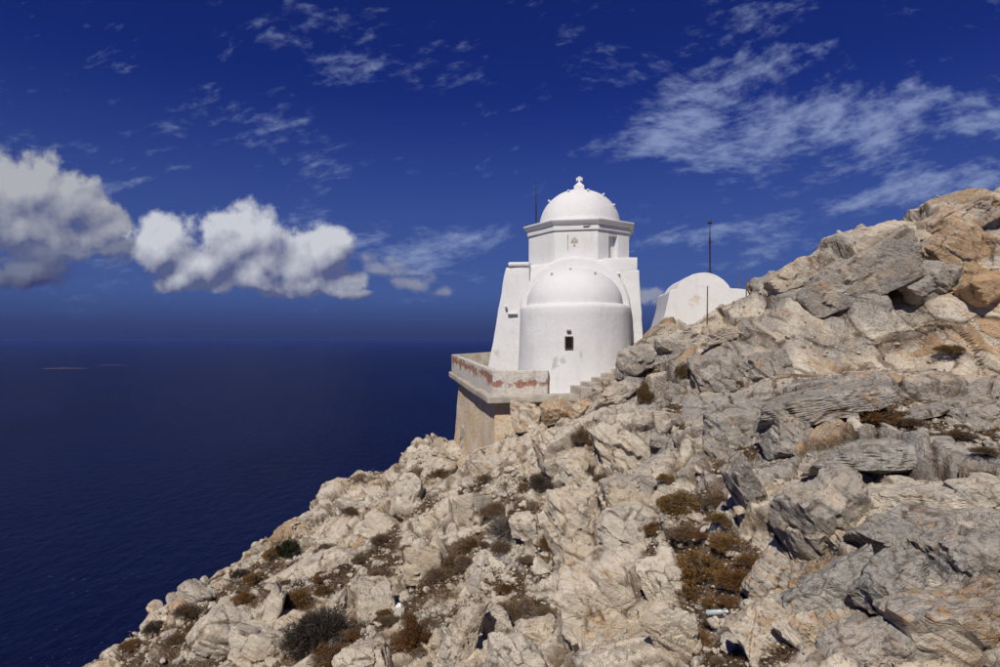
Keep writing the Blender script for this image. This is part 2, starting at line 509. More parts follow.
def build_haze():
    """thin sea haze from the water up to just above the crag"""
    m = bpy.data.materials.new('sea_haze'); m.use_nodes = True; t = m.node_tree; t.nodes.clear()
    o_ = t.nodes.new('ShaderNodeOutputMaterial'); v_ = t.nodes.new('ShaderNodeVolumePrincipled')
    v_.inputs['Color'].default_value = (0.075, 0.13, 0.42, 1); v_.inputs['Density'].default_value = HAZE
    t.links.new(v_.outputs[0], o_.inputs['Volume'])
    bm = bmesh.new(); bm_box(bm, (0, 0, (SEA - 5 + 14) / 2), (250000, 250000, 14 - SEA + 5))
    o = link('haze', bm_mesh('haze', bm), m); tag(o, 'thin blue sea haze over the water', 'haze', kind='stuff')


HAZE = 2.6e-5
build_haze()
NA, NR = 720, 800

# ------------------------------------------------------------------ hillside
CTRL = [  # photograph x, y, distance
    (1000, 667, 3.0), (900, 667, 3.2), (800, 667, 3.6), (700, 667, 4.2), (600, 667, 5.0), (520, 667, 6.0), (450, 667, 7.0), (370, 667, 8.2), (300, 667, 9.4), (200, 667, 11.5), (100, 667, 14),
    (150, 625, 17), (200, 596, 19), (250, 560, 22), (295, 525, 24), (340, 490, 26), (400, 462, 27.5), (445, 440, 28.5),
    (455, 455, 26), (490, 458, 22.8), (520, 432, 21.8), (540, 408, 21.2), (580, 408, 20.3), (605, 394, 20.2), (628, 366, 21.3), (648, 338, 23.5),
    (661, 331, 26), (694, 325, 26.5), (730, 312, 27), (759, 300, 27),
    (560, 560, 9.2), (480, 580, 10.6), (400, 590, 12.5), (300, 600, 13), (400, 540, 15.5), (470, 520, 15), (330, 545, 18.5), (420, 490, 20),
    (620, 470, 12.5), (600, 520, 10), (560, 450, 15.5), (610, 410, 16.5), (640, 600, 6.6),
    (700, 540, 7.2), (700, 440, 11.8), (680, 385, 16.5), (720, 600, 5.6), (800, 500, 6.6), (740, 355, 18.5), (740, 335, 22),
    (900, 470, 7.4), (985, 450, 7.6), (950, 570, 4.4), (850, 410, 9.8), (950, 395, 10.8), (760, 420, 11.5), (780, 385, 14),
    (850, 373, 14.2), (990, 371, 13.4), (920, 372, 13.8), (780, 372, 15.4), (820, 346, 17.6), (990, 346, 16.6), (910, 345, 17.2), (770, 352, 17.6), (940, 404, 11.6),
    (800, 330, 17.8), (880, 325, 17.6), (960, 325, 16.8), (805, 290, 19.0), (860, 285, 18.5), (950, 290, 17.8), (1000, 285, 17.0), (900, 260, 19.4), (965, 250, 19.4), (850, 262, 19.8),
    (785, 268, 24), (815, 258, 22.5), (850, 245, 22), (900, 229, 22), (950, 210, 22.4), (1000, 193, 23), (772, 292, 25.5),
]
CTRLW = [  # world x, y, z
    (0, 0, -1.9), (0, -6, -2.0), (-3, -4, -4.5), (-5, 1, -5.6), (-10, 0, -10), (-20, 0, -22), (-22, 15, -24), (-22, 30, -26), (-13, 16, -12.2), (-13, 23, -13.2), (-12, 31, -14), (-7, 33, -10.5), (-3.5, 35, -8), (-22, 46, -30),
    (-30, -20, -32), (0, -20, -3), (0, 45, -9), (9, 45, -3.5), (9, 33, 0.3), (13, 31, 1.6), (18, 28, 4.6), (24, 27, 6.6), (30, 22, 7.4), (22, 40, 1.5), (40, 45, 3), (40, 0, 6), (22, 4, 1.4), (12, 0, -0.3), (6, 2.5, -0.9), (9, 6.5, -0.9), (14, 11, -0.55), (10, -8, -0.6), (20, -20, 1.5), (40, -30, 4),
    (2.5, 23.6, -2.6), (0.4, 25, -3.2), (-0.8, 28.5, -4.4), (3.6, 27, -1.6), (6.6, 27, 0.15), (3.5, 31, -1.5), (4.9, 22.7, -1.1), (4.0, 22.0, -1.9), (18, 17, 0.1), (26, 16, 2.5), (1, 3, -2.4),
]
pts = [tuple(at(*c)) for c in CTRL] + CTRLW
pts = np.array(pts, np.float64)
CC = 0.9


def _ker(a, b):
    return np.sqrt(((a[:, None, :] - b[None, :, :]) ** 2).sum(2) + CC * CC)


nP = len(pts)
A = np.zeros((nP + 3, nP + 3)); A[:nP, :nP] = _ker(pts[:, :2], pts[:, :2]) + np.eye(nP) * 0.02
A[:nP, nP] = 1; A[:nP, nP + 1:] = pts[:, :2]; A[nP:, :nP] = A[:nP, nP:].T
SOL = np.linalg.solve(A, np.concatenate([pts[:, 2], np.zeros(3)]))


def base_z(x, y):
    r = np.hypot(x, y); k = np.minimum(1.0, 46.0 / np.maximum(r, 1e-6))
    X, Y = x * k, y * k; out = np.zeros(len(x))
    for s in range(0, len(x), 60000):
        q = np.stack([X[s:s + 60000], Y[s:s + 60000]], 1)
        out[s:s + 60000] = _ker(q, pts[:, :2]) @ SOL[:nP] + SOL[nP] + q @ SOL[nP + 1:]
    return out - np.maximum(r - 46, 0) * 0.95


# polar sheet round the viewpoint: fine where one looks across it, coarse elsewhere
ang = np.concatenate([np.arange(-62, -46, 0.3), np.linspace(-46, 46, NA), np.arange(46.25, 80, 0.25), np.linspace(80, 298, 100)[1:-1]])
ang = np.radians(ang)
rad = np.concatenate([np.linspace(0.25, 2.2, 14)[:-1], np.geomspace(2.2, 36, NR), np.geomspace(36, 46, 30)[1:], np.geomspace(46, 640, 40)[1:]])
nA, nR = len(ang), len(rad)
AA, RR = np.meshgrid(ang, rad)
# spread the rows along each bearing by how much of the slope faces the viewer, so steep faces are as finely cut as flat ones
rc = np.geomspace(2.2, 36, 240); AC, RC = np.meshgrid(ang, rc)
ZC = base_z((np.sin(AC) * RC).ravel(), (np.cos(AC) * RC).ravel()).reshape(RC.shape)
ds = np.sqrt(0.10 * np.diff(RC, axis=0) ** 2 + np.diff(ZC, axis=0) ** 2) / RC[1:]
ds = (ds + np.roll(ds, 1, 1) + np.roll(ds, -1, 1)) / 3
cum = np.concatenate([np.zeros((1, len(ang))), np.cumsum(ds, axis=0)])
i_a = int(np.nonzero(np.isclose(rad, 2.2))[0][0])
for k in range(nA):
    RR[i_a:i_a + NR, k] = np.interp(np.linspace(0, cum[-1, k], NR), cum[:, k], rc)
x = (np.sin(AA) * RR).ravel(); y = (np.cos(AA) * RR).ravel()
z = base_z(x, y)
e = 0.15
P0 = np.stack([x, y, z], 1)
gx = (base_z(x + e, y) - z) / e; gy = (base_z(x, y + e) - z) / e
N0 = np.stack([-gx, -gy, np.ones_like(gx)], 1); N0 /= np.linalg.norm(N0, axis=1)[:, None]
N0[:, 2] = np.maximum(N0[:, 2], 0.5); N0 /= np.linalg.norm(N0, axis=1)[:, None]


def to_px(P):
    c, s = math.cos(PITCH), math.sin(PITCH)
    d = P[:, 1] * c + P[:, 2] * s; u = -P[:, 1] * s + P[:, 2] * c
    d = np.where(d > 0.2, d, 1e9)
    return CX + F * P[:, 0] / d, CY - F * u / d, d


def picker(P):
    """index of the nearest sheet vertex in front of the viewpoint for a photograph pixel"""
    px, py, d = to_px(P)
    ok = np.nonzero((px > -20) & (px < 1020) & (py > -20) & (py < 720) & (d < 60))[0]
    px, py, d = px[ok], py[ok], d[ok]
    def f(x, y, tol=3.0):
        while True:
            m = np.nonzero((np.abs(px - x) < tol) & (np.abs(py - y) < tol))[0]
            if len(m): break
            tol *= 1.6
        k = m[np.argmin(d[m])]
        return ok[k]
    return f


pick0 = picker(P0)
SOIL = [(510, 520, 26), (500, 545, 22), (468, 548, 22), (440, 575, 26), (420, 548, 16), (380, 545, 14), (470, 482, 18), (525, 478, 14), (335, 560, 20), (300, 570, 22),
        (668, 545, 34), (690, 505, 30), (720, 560, 34), (700, 600, 26), (742, 606, 26), (715, 645, 34), (775, 600, 12), (745, 650, 22), (775, 640, 14),
        (960, 440, 54), (990, 425, 40), (930, 416, 30), (870, 408, 20), (905, 424, 16), (985, 470, 20), (985, 500, 14), (665, 405, 16), (668, 425, 18), (650, 375, 10), (882, 606, 14),
        (250, 575, 22), (205, 615, 26), (150, 640, 26), (430, 470, 12), (240, 640, 18), (390, 560, 14), (520, 605, 22), (480, 600, 40), (440, 610, 26), (420, 640, 20), (545, 565, 18), (300, 630, 20), (735, 445, 18), (720, 470, 12),]
SCREE = [(480, 588, 46), (440, 605, 34), (420, 632, 24), (300, 575, 20), (540, 565, 20), (310, 560, 18), (400, 560, 16), (500, 470, 18), (470, 465, 16), (200, 620, 26), (150, 645, 24), (250, 570, 20), (300, 530, 18), (360, 500, 20), (420, 460, 16), (680, 520, 20), (735, 610, 24), (960, 445, 36), (935, 420, 24)]


def patch(P, lst):
    m = np.zeros(len(P), np.float32)
    for (a, b, r) in lst:
        k = pick0(a, b); c = P0[k]; d = np.hypot(c[0], c[1]); w = r / F * d
        q = P - c
        q = q * np.array([1.0, 0.62, 0.8])
        m = np.maximum(m, np.clip(1.35 - np.sqrt((q * q).sum(1)) / w, 0, 1))
    return m


near = RR.ravel() < 60
Pn = P0[near].astype(np.float32); Nn = N0[near].astype(np.float32)
soil_n = patch(P0[near], SOIL)
left = np.clip((2.0 - Pn[:, 0]) / 5, 0, 1)
nz_s = fbm(Pn, 0.55, 4, 0.55, 3)
soil_n = np.clip(soil_n * 1.0 + (nz_s - 0.12) * (0.5 + 0.9 * left) + 0.05 + 0.20 * left, 0, 1)
rough = 1 - 0.85 * np.clip(soil_n * 1.25, 0, 1)
# quiet ground near the buildings
cx, cy = 3.0, 25.5
rough *= 0.45 + 0.55 * np.clip((np.hypot(Pn[:, 0] - cx, Pn[:, 1] - cy) - 3.2) / 2.0, 0, 1)
ledge = np.exp(-((Pn[:, 1] - 15.2) / 2.3) ** 6) * np.clip((Pn[:, 0] - 6) / 1.5, 0, 1)
rough *= 1 - 0.8 * ledge
soil_n = soil_n * (1 - 0.8 * ledge)
dist = np.hypot(Pn[:, 0], Pn[:, 1])
warp = np.stack([vnoise(Pn, 0.6, 41), vnoise(Pn, 0.6, 42), vnoise(Pn, 0.6, 43)], 1) * 0.25
Pw = Pn + warp + 0.035 * np.stack([vnoise(Pn, 2.2, 44), vnoise(Pn, 2.2, 45), vnoise(Pn, 2.2, 46)], 1)
crag = np.clip((Pn[:, 0] - 6) / 2, 0, 1) * np.clip((Pn[:, 1] - 16.3) / 1.2, 0, 1)
h1, e1, i1 = facets(Pw, 2.6, 1, M_BED, 0.9, 0.18)
h2, e2, i2 = facets(Pw, 1.05, 2, M_BED, 0.9, 0.14)
h3, e3, i3 = facets(Pw, 0.46, 3, M_JNT)
h4, e4, i4 = facets(Pw, 0.19, 4, M_BED)
blocky = np.clip(0.5 + 1.6 * vnoise(Pn, 0.33, 91), 0, 1) * (1 - 0.5 * np.clip((Pn[:, 0] - 3) / 3, 0, 1))
big = np.clip((dist - 4) / 8, 0.25, 1)
D = h1 * 0.34 * big + h2 * (0.26 - 0.10 * crag) + h3 * 0.17 * (0.4 + 0.6 * blocky) + h4 * 0.20 * (0.3 + 0.7 * blocky)
groove = lambda ed, w: np.clip(1 - ed / w, 0, 1) ** 1.5
D -= groove(e1, 0.05) * 0.24 * big * (1 - 0.8 * crag) + groove(e2, 0.06) * 0.15 * (1 - 0.8 * crag) * np.clip(0.55 + 1.4 * vnoise(Pn, 0.5, 92), 0, 1) + groove(e3, 0.07) * 0.03 * blocky
D = D * rough + fbm(Pn, 2.4, 4, 0.55, 9) * 0.03 * (0.4 + 0.6 * rough) + fbm(Pn, 14, 2, 0.6, 12) * 0.012
D -= 0.06 * soil_n
P1 = P0.copy()
P1[near] = P0[near] + (Nn * D[:, None])
far = ~near
P1[far, 2] += fbm(P0[far], 0.05, 4, 0.5, 77) * 6
tone_n = np.clip(0.08 + 0.78 * np.clip((Pn[:, 0] - 1.2) / 3.5, 0, 1) * np.clip((26 - Pn[:, 1]) / 6, 0.35, 1) + (RT[i1, 7] - 0.5) * 0.5 + (RT[i2, 7] - 0.5) * 0.5 - 0.75 * ledge, 0, 1)
och_n = np.clip((RT[i2, 6] - 0.54) * 1.1 + (RT[i1, 5] - 0.6) * 0.6 + 0.22 * np.clip((Pn[:, 1] - 15) / 3, 0, 1) * np.clip((Pn[:, 0] - 6) / 3, 0, 1) + 0.16 * left + 0.22 * ledge, 0, 1)


def full(v, default):
    a = np.full(len(P0), default, np.float32); a[near] = v; return a


A_SOIL = full(soil_n, 0.0)
i0 = np.arange(nR - 1)[:, None] * nA + np.arange(nA)[None, :]
i0n = np.arange(nR - 1)[:, None] * nA + (np.arange(nA)[None, :] + 1) % nA
faces = np.stack([i0, i0n, i0n + nA, i0 + nA], 2).reshape(-1, 4)[:, ::-1]
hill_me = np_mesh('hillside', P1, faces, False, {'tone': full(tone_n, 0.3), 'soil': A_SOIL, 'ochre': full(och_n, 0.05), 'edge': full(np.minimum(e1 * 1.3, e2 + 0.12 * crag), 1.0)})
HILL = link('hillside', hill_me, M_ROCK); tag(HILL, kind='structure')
pick1 = picker(P1)

# ------------------------------------------------------------------ chapel
TH = R(-11.5)
CH = Vector((3.58, 27.0, 0.0))


def cw(u, w, z):
    """chapel frame (u right, w away from the apse, z up) to world"""
    c, s = math.cos(TH), math.sin(TH)
    return Vector((CH.x + u * c - w * s, CH.y + u * s + w * c, z))


def st(u, w, z): return tuple(cw(u, w, z))


M_WHITE = make_plaster('limewash', stains=[
    (st(-0.55, -5.15, -0.95), (0.16, 0.4, 0.42), (0.42, 0.41, 0.38)), (st(-0.25, -5.18, -0.85), (0.13, 0.4, 0.26), (0.45, 0.43, 0.40)),
    (st(0.4, -5.1, -0.6), (0.10, 0.4, 0.2), (0.50, 0.47, 0.43)), (st(-3.3, -2.6, -0.6), (0.25, 0.5, 0.35), (0.50, 0.46, 0.40)),
    (st(-0.2, -1.9, 2.4), (0.5, 0.6, 0.2), (0.60, 0.57, 0.50)), (st(0.6, -2.4, 4.62), (0.12, 0.4, 0.05), (0.08, 0.07, 0.06))], dirt=0.42)
M_BEIGE = make_plain('bare_plaster', (0.42, 0.36, 0.28), (0.55, 0.49, 0.40), 9.0)
M_CEMENT = make_plain('old_cement', (0.30, 0.27, 0.225), (0.46, 0.415, 0.34), 2.2, 0.95, 0.03)
M_DARKM = make_plain('dark_metal', (0.035, 0.033, 0.035), (0.07, 0.06, 0.055), 12, 0.6, 0.0, 0.6)
M_RUST = make_plain('rusty_iron', (0.12, 0.07, 0.045), (0.23, 0.14, 0.09), 14, 0.85, 0.003, 0.2)
M_GLASS, _t, _b = new_mat('dark_glass')
_b.inputs['Base Color'].default_value = (0.012, 0.010, 0.010, 1); _b.inputs['Roughness'].default_value = 0.25
M_WOOD = make_plain('brown_wood', (0.06, 0.03, 0.02), (0.11, 0.055, 0.035), 20)


def wobble(me, amp, freq, seed, world_off=(0, 0, 0)):
    n = len(me.vertices); V = np.zeros(n * 3, np.float32); me.vertices.foreach_get('co', V); V = V.reshape(-1, 3)
    Q = V + np.array(world_off, np.float32)
    V += np.stack([fbm(Q, freq, 3, 0.5, seed), fbm(Q, freq, 3, 0.5, seed + 5), fbm(Q, freq, 3, 0.5, seed + 9)], 1) * amp
    me.vertices.foreach_set('co', V.ravel()); me.update()


def organic(name, bm, mat, parent, bevel=0.06, cut=0.28, amp=0.035, seed=1, smooth=True):
    """hand plastered block: rounded edges and slightly uneven faces"""
    bmesh.ops.recalc_face_normals(bm, faces=bm.faces)
    es = [e for e in bm.edges if len(e.link_faces) == 2 and e.calc_face_angle(0) > 0.4]
    if bevel: bmesh.ops.bevel(bm, geom=es, offset=bevel, segments=3, profile=0.6, affect='EDGES', clamp_overlap=True)
    for _ in range(4):
        es = [e for e in bm.edges if e.calc_length() > cut * 1.6]
        if not es: break
        bmesh.ops.subdivide_edges(bm, edges=es, cuts=1, use_grid_fill=True)
    bmesh.ops.triangulate(bm, faces=[f for f in bm.faces if len(f.verts) > 4])
    me = bm_mesh(name, bm, smooth)
    wobble(me, amp, 0.8, seed, CH)
    wobble(me, amp * 0.25, 3.5, seed + 50, CH)
    if smooth:
        me.set_sharp_from_angle(angle=R(40))
    return link(name, me, mat, parent)


def lathe(prof, seg, a0=0.0, a1=2 * math.pi):
    """prof: list of (r, z). returns bmesh"""
    bm = bmesh.new(); full_ = abs(a1 - a0 - 2 * math.pi) < 1e-6
    n = seg if full_ else seg + 1
    rings = []
    for (r, z) in prof:
        if r < 1e-4: rings.append([bm.verts.new((0, 0, z))]); continue
        rings.append([bm.verts.new((r * math.cos(a0 + (a1 - a0) * k / seg), r * math.sin(a0 + (a1 - a0) * k / seg), z)) for k in range(n)])
    for A_, B_ in zip(rings[:-1], rings[1:]):
        for k in range(seg):
            a, b = k, (k + 1) % n
            if len(A_) == 1: bm.faces.new((A_[0], B_[b], B_[a]))
            elif len(B_) == 1: bm.faces.new((A_[a], A_[b], B_[0]))
            else: bm.faces.new((A_[a], A_[b], B_[b], B_[a]))
    return bm


CHAP = empty('domed_chapel', (CH.x, CH.y, 0), TH)
tag(CHAP, 'whitewashed domed chapel with octagonal drum and round apse on the cliff', 'chapel')
ZB = -2.6
# square core with shoulders
bm = bmesh.new(); bm_prism(bm, [(-2.72, -2.25), (2.42, -2.25), (2.42, 2.6), (-2.72, 2.6)], ZB, [3.02, 3.28, 3.28, 3.02])
organic('core_wall', bm, M_WHITE, CHAP, 0.08, 0.35, 0.04, 3)
# left battered buttress, right stepped buttress
bm = bmesh.new(); v = bm_prism(bm, [(-3.92, -2.42), (-1.9, -2.42), (-1.9, 2.4), (-3.92, 2.4)], ZB, [2.96, 3.04, 3.04, 2.96])
for q in v[4:]:
    if q.co.x < -3: q.co.x = -2.93
organic('buttress', bm, M_WHITE, CHAP, 0.07, 0.35, 0.045, 8)
bm = bmesh.new(); bm_box(bm, (-2.36, -2.20, 3.09), (0.90, 0.62, 0.20)); organic('shoulder_slab', bm, M_WHITE, CHAP, 0.09, 0.2, 0.03, 11)
bm = bmesh.new(); bm_box(bm, (-2.62, -2.50, 1.02), (0.42, 0.12, 0.07)); organic('ledge', bm, M_WHITE, CHAP, 0.02, 0.2, 0.01, 12)
bm = bmesh.new(); v = bm_prism(bm, [(1.2, -2.36), (2.84, -2.36), (2.84, 2.3), (1.2, 2.3)], ZB, 2.72)
for q in v[4:]:
    if q.co.x > 2: q.co.x = 2.54
organic('buttress', bm, M_WHITE, CHAP, 0.04, 0.22, 0.06, 20)
bm = bmesh.new(); bm_prism(bm, [(1.1, -2.34), (2.48, -2.34), (2.48, 2.25), (1.1, 2.25)], 2.68, 3.26)
organic('shoulder_slab', bm, M_WHITE, CHAP, 0.04, 0.25, 0.03, 26)
# barrel vault end
prof = [(2.22 * math.cos(a), 1.08 + 2.22 * math.sin(a)) for a in np.linspace(0, math.pi, 29)]
bm = bmesh.new()
for wv_ in (-3.0, -1.4):
    ring = [bm.verts.new((-2.22, wv_, ZB))] + [bm.verts.new((p[0], wv_, p[1])) for p in reversed(prof)] + [bm.verts.new((2.22, wv_, ZB))]
    if wv_ == -3.0: r0 = ring
    else: r1 = ring
bm.faces.new(r0); bm.faces.new(list(reversed(r1)))
for k in range(len(r0)):
    j = (k + 1) % len(r0); bm.faces.new((r0[k], r1[k], r1[j], r0[j]))
organic('vault', bm, M_WHITE, CHAP, 0.16, 0.3, 0.03, 31)
# apse wall, half dome
bm = lathe([(2.34, ZB), (2.30, -1.7), (2.22, -0.6), (2.19, 0.4), (2.18, 1.12), (2.15, 1.22), (2.06, 1.285), (1.90, 1.32), (1.6, 1.33)], 56, math.pi, 2 * math.pi)
for q in bm.verts: q.co.y -= 3.0
me = bm_mesh('apse_wall', bm, True)
M_ = me; bm = bmesh.new(); bm.from_mesh(me); bmesh.ops.subdivide_edges(bm, edges=[e for e in bm.edges if e.calc_length() > 0.5], cuts=2, use_grid_fill=True)
me = bm_mesh('apse_wall', bm, True); wobble(me, 0.035, 0.9, 40, CH)
APSE = link('apse_wall', me, M_WHITE, CHAP)
prof = [(1.92 * math.cos(a) ** 0.92, 1.29 + 1.50 * math.sin(a)) for a in np.linspace(0, math.pi / 2 - 0.001, 14)]; prof[-1] = (0, prof[-1][1])
bm = lathe(prof, 48, math.pi, 2 * math.pi)
for q in bm.verts: q.co.y -= 3.0
me = bm_mesh('apse_dome', bm, True); wobble(me, 0.03, 0.9, 41, CH)
ADOME = link('apse_dome', me, M_WHITE, CHAP)
# little window in the apse with splayed wooden frame
bm = bmesh.new()
wy = -5.24; wz0, wz1, wu0, wu1 = -0.40, 0.06, -0.17, 0.13
bm_box(bm, ((wu0 + wu1) / 2, wy + 0.05, (wz0 + wz1) / 2), (wu1 - wu0 - 0.01, 0.10, wz1 - wz0 - 0.01))
win = link('window', bm_mesh('window', bm), M_GLASS, APSE)
bm = bmesh.new()
for (c_, s_) in (((wu0 + 0.02, wy, (wz0 + wz1) / 2), (0.04, 0.06, wz1 - wz0)), ((wu1 - 0.02, wy, (wz0 + wz1) / 2), (0.04, 0.06, wz1 - wz0)),
                 (((wu0 + wu1) / 2, wy, wz1 - 0.02), (wu1 - wu0 - 0.08, 0.06, 0.04)), (((wu0 + wu1) / 2, wy, wz0 + 0.02), (wu1 - wu0 - 0.08, 0.06, 0.04))):
    bm_box(bm, c_, s_)
link('window_frame', bm_mesh('window_frame', bm), M_WOOD, APSE)
bm = bmesh.new(); bm_box(bm, (-0.03, wy, 0.28), (0.17, 0.16, 0.09)); bmesh.ops.bevel(bm, geom=bm.edges[:], offset=0.03, segments=2, affect='EDGES')
link('stone_bracket', bm_mesh('stone_bracket', bm), M_BEIGE, APSE)


# drum: octagon with a blind window in the right-hand facet
def octa(ap, z0, z1, bm):
    rr = ap / math.cos(math.pi / 8)
    return bm_prism(bm, [(rr * math.cos(a), rr * math.sin(a)) for a in (math.pi / 8 + k * math.pi / 4 for k in range(8))], z0, z1)


bm = bmesh.new(); octa(1.95, 2.9, 4.6, bm); DRUM = organic('drum', bm, M_WHITE, CHAP, 0.03, 0.35, 0.02, 51)
s_f = 2 * 2.17 * math.tan(math.pi / 8)
for k in range(8):
    a = math.pi / 4 * k - math.pi / 2           # k = 0 faces the viewer
    ca, sa = math.cos(a), math.sin(a); tx, ty = -sa, ca
    segs = [(-s_f / 2, s_f / 2)]
    if k == 1: segs = [(-s_f / 2, -0.28), (0.22, s_f / 2)]
    for (t0, t1) in segs:
        bm = bmesh.new()
        t0b = t0 * 1.95 / 2.17 if abs(t0) > 0.8 else t0; t1b = t1 * 1.95 / 2.17 if abs(t1) > 0.8 else t1
        bm_prism(bm, [(2.17 * ca + t0 * tx, 2.17 * sa + t0 * ty), (2.17 * ca + t1 * tx, 2.17 * sa + t1 * ty), (1.93 * ca + t1b * tx, 1.93 * sa + t1b * ty), (1.93 * ca + t0b * tx, 1.93 * sa + t0b * ty)], 2.9, 4.47)
        organic('facet_panel', bm, M_WHITE, DRUM, 0.02, 0.4, 0.012, 60 + k)
    if k == 1:
        bm = bmesh.new()
        bm_prism(bm, [(2.165 * ca - 0.3 * tx, 2.165 * sa - 0.3 * ty), (2.165 * ca + 0.24 * tx, 2.165 * sa + 0.24 * ty), (1.9 * ca + 0.24 * tx, 1.9 * sa + 0.24 * ty), (1.9 * ca - 0.3 * tx, 1.9 * sa - 0.3 * ty)], 4.28, 4.46)
        organic('lintel', bm, M_WHITE, DRUM, 0.02, 0.4, 0.01, 70 + k)
# cornice in two courses with drip line
bm = bmesh.new(); octa(2.235, 4.47, 4.70, bm); CORN = organic('cornice', bm, M_WHITE, CHAP, 0.025, 0.4, 0.015, 81)
bm = bmesh.new(); v = octa(2.27, 4.70, 4.86, bm)
for q in v[8:]:
    q.co.x *= 2.40 / 2.27; q.co.y *= 2.40 / 2.27
octa(2.39, 4.86, 4.92, bm)
organic('cornice_slab', bm, M_WHITE, CHAP, 0.02, 0.4, 0.015, 82)
bm = bmesh.new(); bm_box(bm, (0.42, -2.235, 4.60), (0.22, 0.06, 0.05)); organic('broken_hole', bm, M_GLASS, CORN, 0.01, 0.1, 0.015, 83)
# slit and relief cross
bm = bmesh.new(); bm_box(bm, (-0.33, -2.175, 3.98), (0.035, 0.03, 0.62)); link('slit', bm_mesh('slit', bm), M_CEMENT, DRUM)


def cross_bm(h, w, th, d):
    bm = bmesh.new()
    bm_box(bm, (0, 0, h / 2), (th, d, h)); bm_box(bm, (0, 0, h * 0.60), (w, d * 0.9, th))
    for (c_, s_) in (((0, 0, h - th * 0.4), (th * 1.7, d * 0.8, th * 0.7)), ((-w / 2 + th * 0.35, 0, h * 0.60), (th * 0.7, d * 0.8, th * 1.7)), ((w / 2 - th * 0.35, 0, h * 0.60), (th * 0.7, d * 0.8, th * 1.7))):
        bm_box(bm, c_, s_)
    return bm


bm = cross_bm(0.34, 0.27, 0.075, 0.06)
for q in bm.verts: q.co += Vector((-0.06, -2.18, 3.83))
link('relief_cross', bm_mesh('relief_cross', bm), M_BEIGE, DRUM)
# dome
prof = [(1.86, 4.86), (1.84, 4.98)] + [(1.80 * math.cos(a) ** 0.95, 4.98 + 1.66 * math.sin(a)) for a in np.linspace(0.06, math.pi / 2 - 0.001, 20)]; prof[-1] = (0, prof[-1][1])
me = bm_mesh('dome', lathe(prof, 72), True); wobble(me, 0.03, 0.9, 90, CH)
DOME = link('dome', me, M_WHITE, CHAP)
bm = bmesh.new(); bm_box(bm, (0, 0, 6.70), (0.46, 0.46, 0.26)); v = bm_box(bm, (0, 0, 6.91), (0.42, 0.42, 0.18))
for q in v:
    if q.co.z > 6.9: q.co.x *= 0.3; q.co.y *= 0.3
FIN = organic('finial', bm, M_WHITE, DOME, 0.02, 0.2, 0.015, 91)
bm = cross_bm(0.30, 0.28, 0.085, 0.08)
for q in bm.verts: q.co.z += 6.97
link('cross', bm_mesh('cross', bm), M_WHITE, FIN)


def peg(parent, p, d, n):
    bm = bmesh.new(); d = Vector(d).normalized(); p = Vector(p)
    M = Matrix.Translation(p + d * 0.05) @ d.to_track_quat('Z', 'Y').to_matrix().to_4x4() @ Matrix.Diagonal((0.10, 0.08, 0.17, 1))
    bmesh.ops.create_cube(bm, size=1.0, matrix=M); bmesh.ops.bevel(bm, geom=bm.edges[:], offset=0.02, segments=1, affect='EDGES')
    link('stone_peg', bm_mesh('stone_peg', bm), M_WHITE, parent)


for (az, el) in ((-155, 40), (-112, 55), (-66, 55), (-30, 48), (-22, 28), (150, 30), (40, 40)):
    a, e_ = R(az), R(el); d = (math.cos(a) * math.cos(e_), math.sin(a) * math.cos(e_), math.sin(e_))
    peg(DOME, (1.80 * d[0], 1.80 * d[1], 4.98 + 1.66 * d[2]), d, 0)
for (az, el) in ((-95, 62), (-48, 50), (-128, 50)):
    a, e_ = R(az), R(el); d = (math.cos(a) * math.cos(e_), math.sin(a) * math.cos(e_), math.sin(e_))
    peg(ADOME, (1.92 * d[0], -3 + 1.92 * d[1], 1.29 + 1.50 * d[2]), d, 0)
for (u_, w_, z_) in ((1.75, -2.36, 2.6), (-2.9, -2.48, 1.3),):
    peg(CHAP, (u_, w_, z_), (0, -1, 0.1), 0)

# ------------------------------------------------------------------ terrace, parapet and steps
m, t, b = new_mat('worn_red_plaster')
p = wpos(t); x_, y_, z_ = sep(t, p)
n1 = noise(t, p, 1.7, 6, 0.68); n2 = noise(t, p, 11.0, 5, 0.7)
c = mixc(t, n2.ss(0.4, 0.66), (0.60, 0.565, 0.505), (0.44, 0.40, 0.34))
c = mixc(t, noise(t, comb(t, x_ * 4, y_ * 4, z_ * 0.6), 1.0, 4, 0.6).ss(0.55, 0.7) * 0.6, c, (0.36, 0.32, 0.27))
band = attr(t, 'soil')
k = (band * 0.55 + (n1 - 0.5) * 2.2 + (n2 - 0.5) * 0.6 - 0.02).ss(0.24, 0.38) * band.ss(0.0, 0.25)
c = mixc(t, k, c, mixc(t, n2.ss(0.4, 0.6), (0.25, 0.12, 0.08), (0.38, 0.22, 0.15)))
t.links.new(c, b.inputs['Base Color']); b.inputs['Roughness'].default_value = 0.92; b.inputs['Specular IOR Level'].default_value = 0.2
t.links.new(bump(t, n2 * 0.6 + n1 + k * -0.5, 0.04, 0.8), b.inputs['Normal'])
M_RED = m
m, t, b = new_mat('rubble_plaster')
p = wpos(t); n1 = noise(t, p, 1.1, 5, 0.6); n2 = noise(t, p, 7.0, 6, 0.7)
c = mixc(t, n1.ss(0.38, 0.62), (0.61, 0.53, 0.41), (0.56, 0.41, 0.25))
c = mixc(t, n2.ss(0.55, 0.7), c, (0.42, 0.35, 0.26))
c = mixc(t, noise(t, p, 3.0, 4, 0.6).ss(0.58, 0.7) * 0.7, c, (0.60, 0.55, 0.47))
t.links.new(c, b.inputs['Base Color']); b.inputs['Roughness'].default_value = 0.95
t.links.new(bump(t, n1 * 0.6 + n2, 0.09, 0.9), b.inputs['Normal'])
M_RUBBLE = m

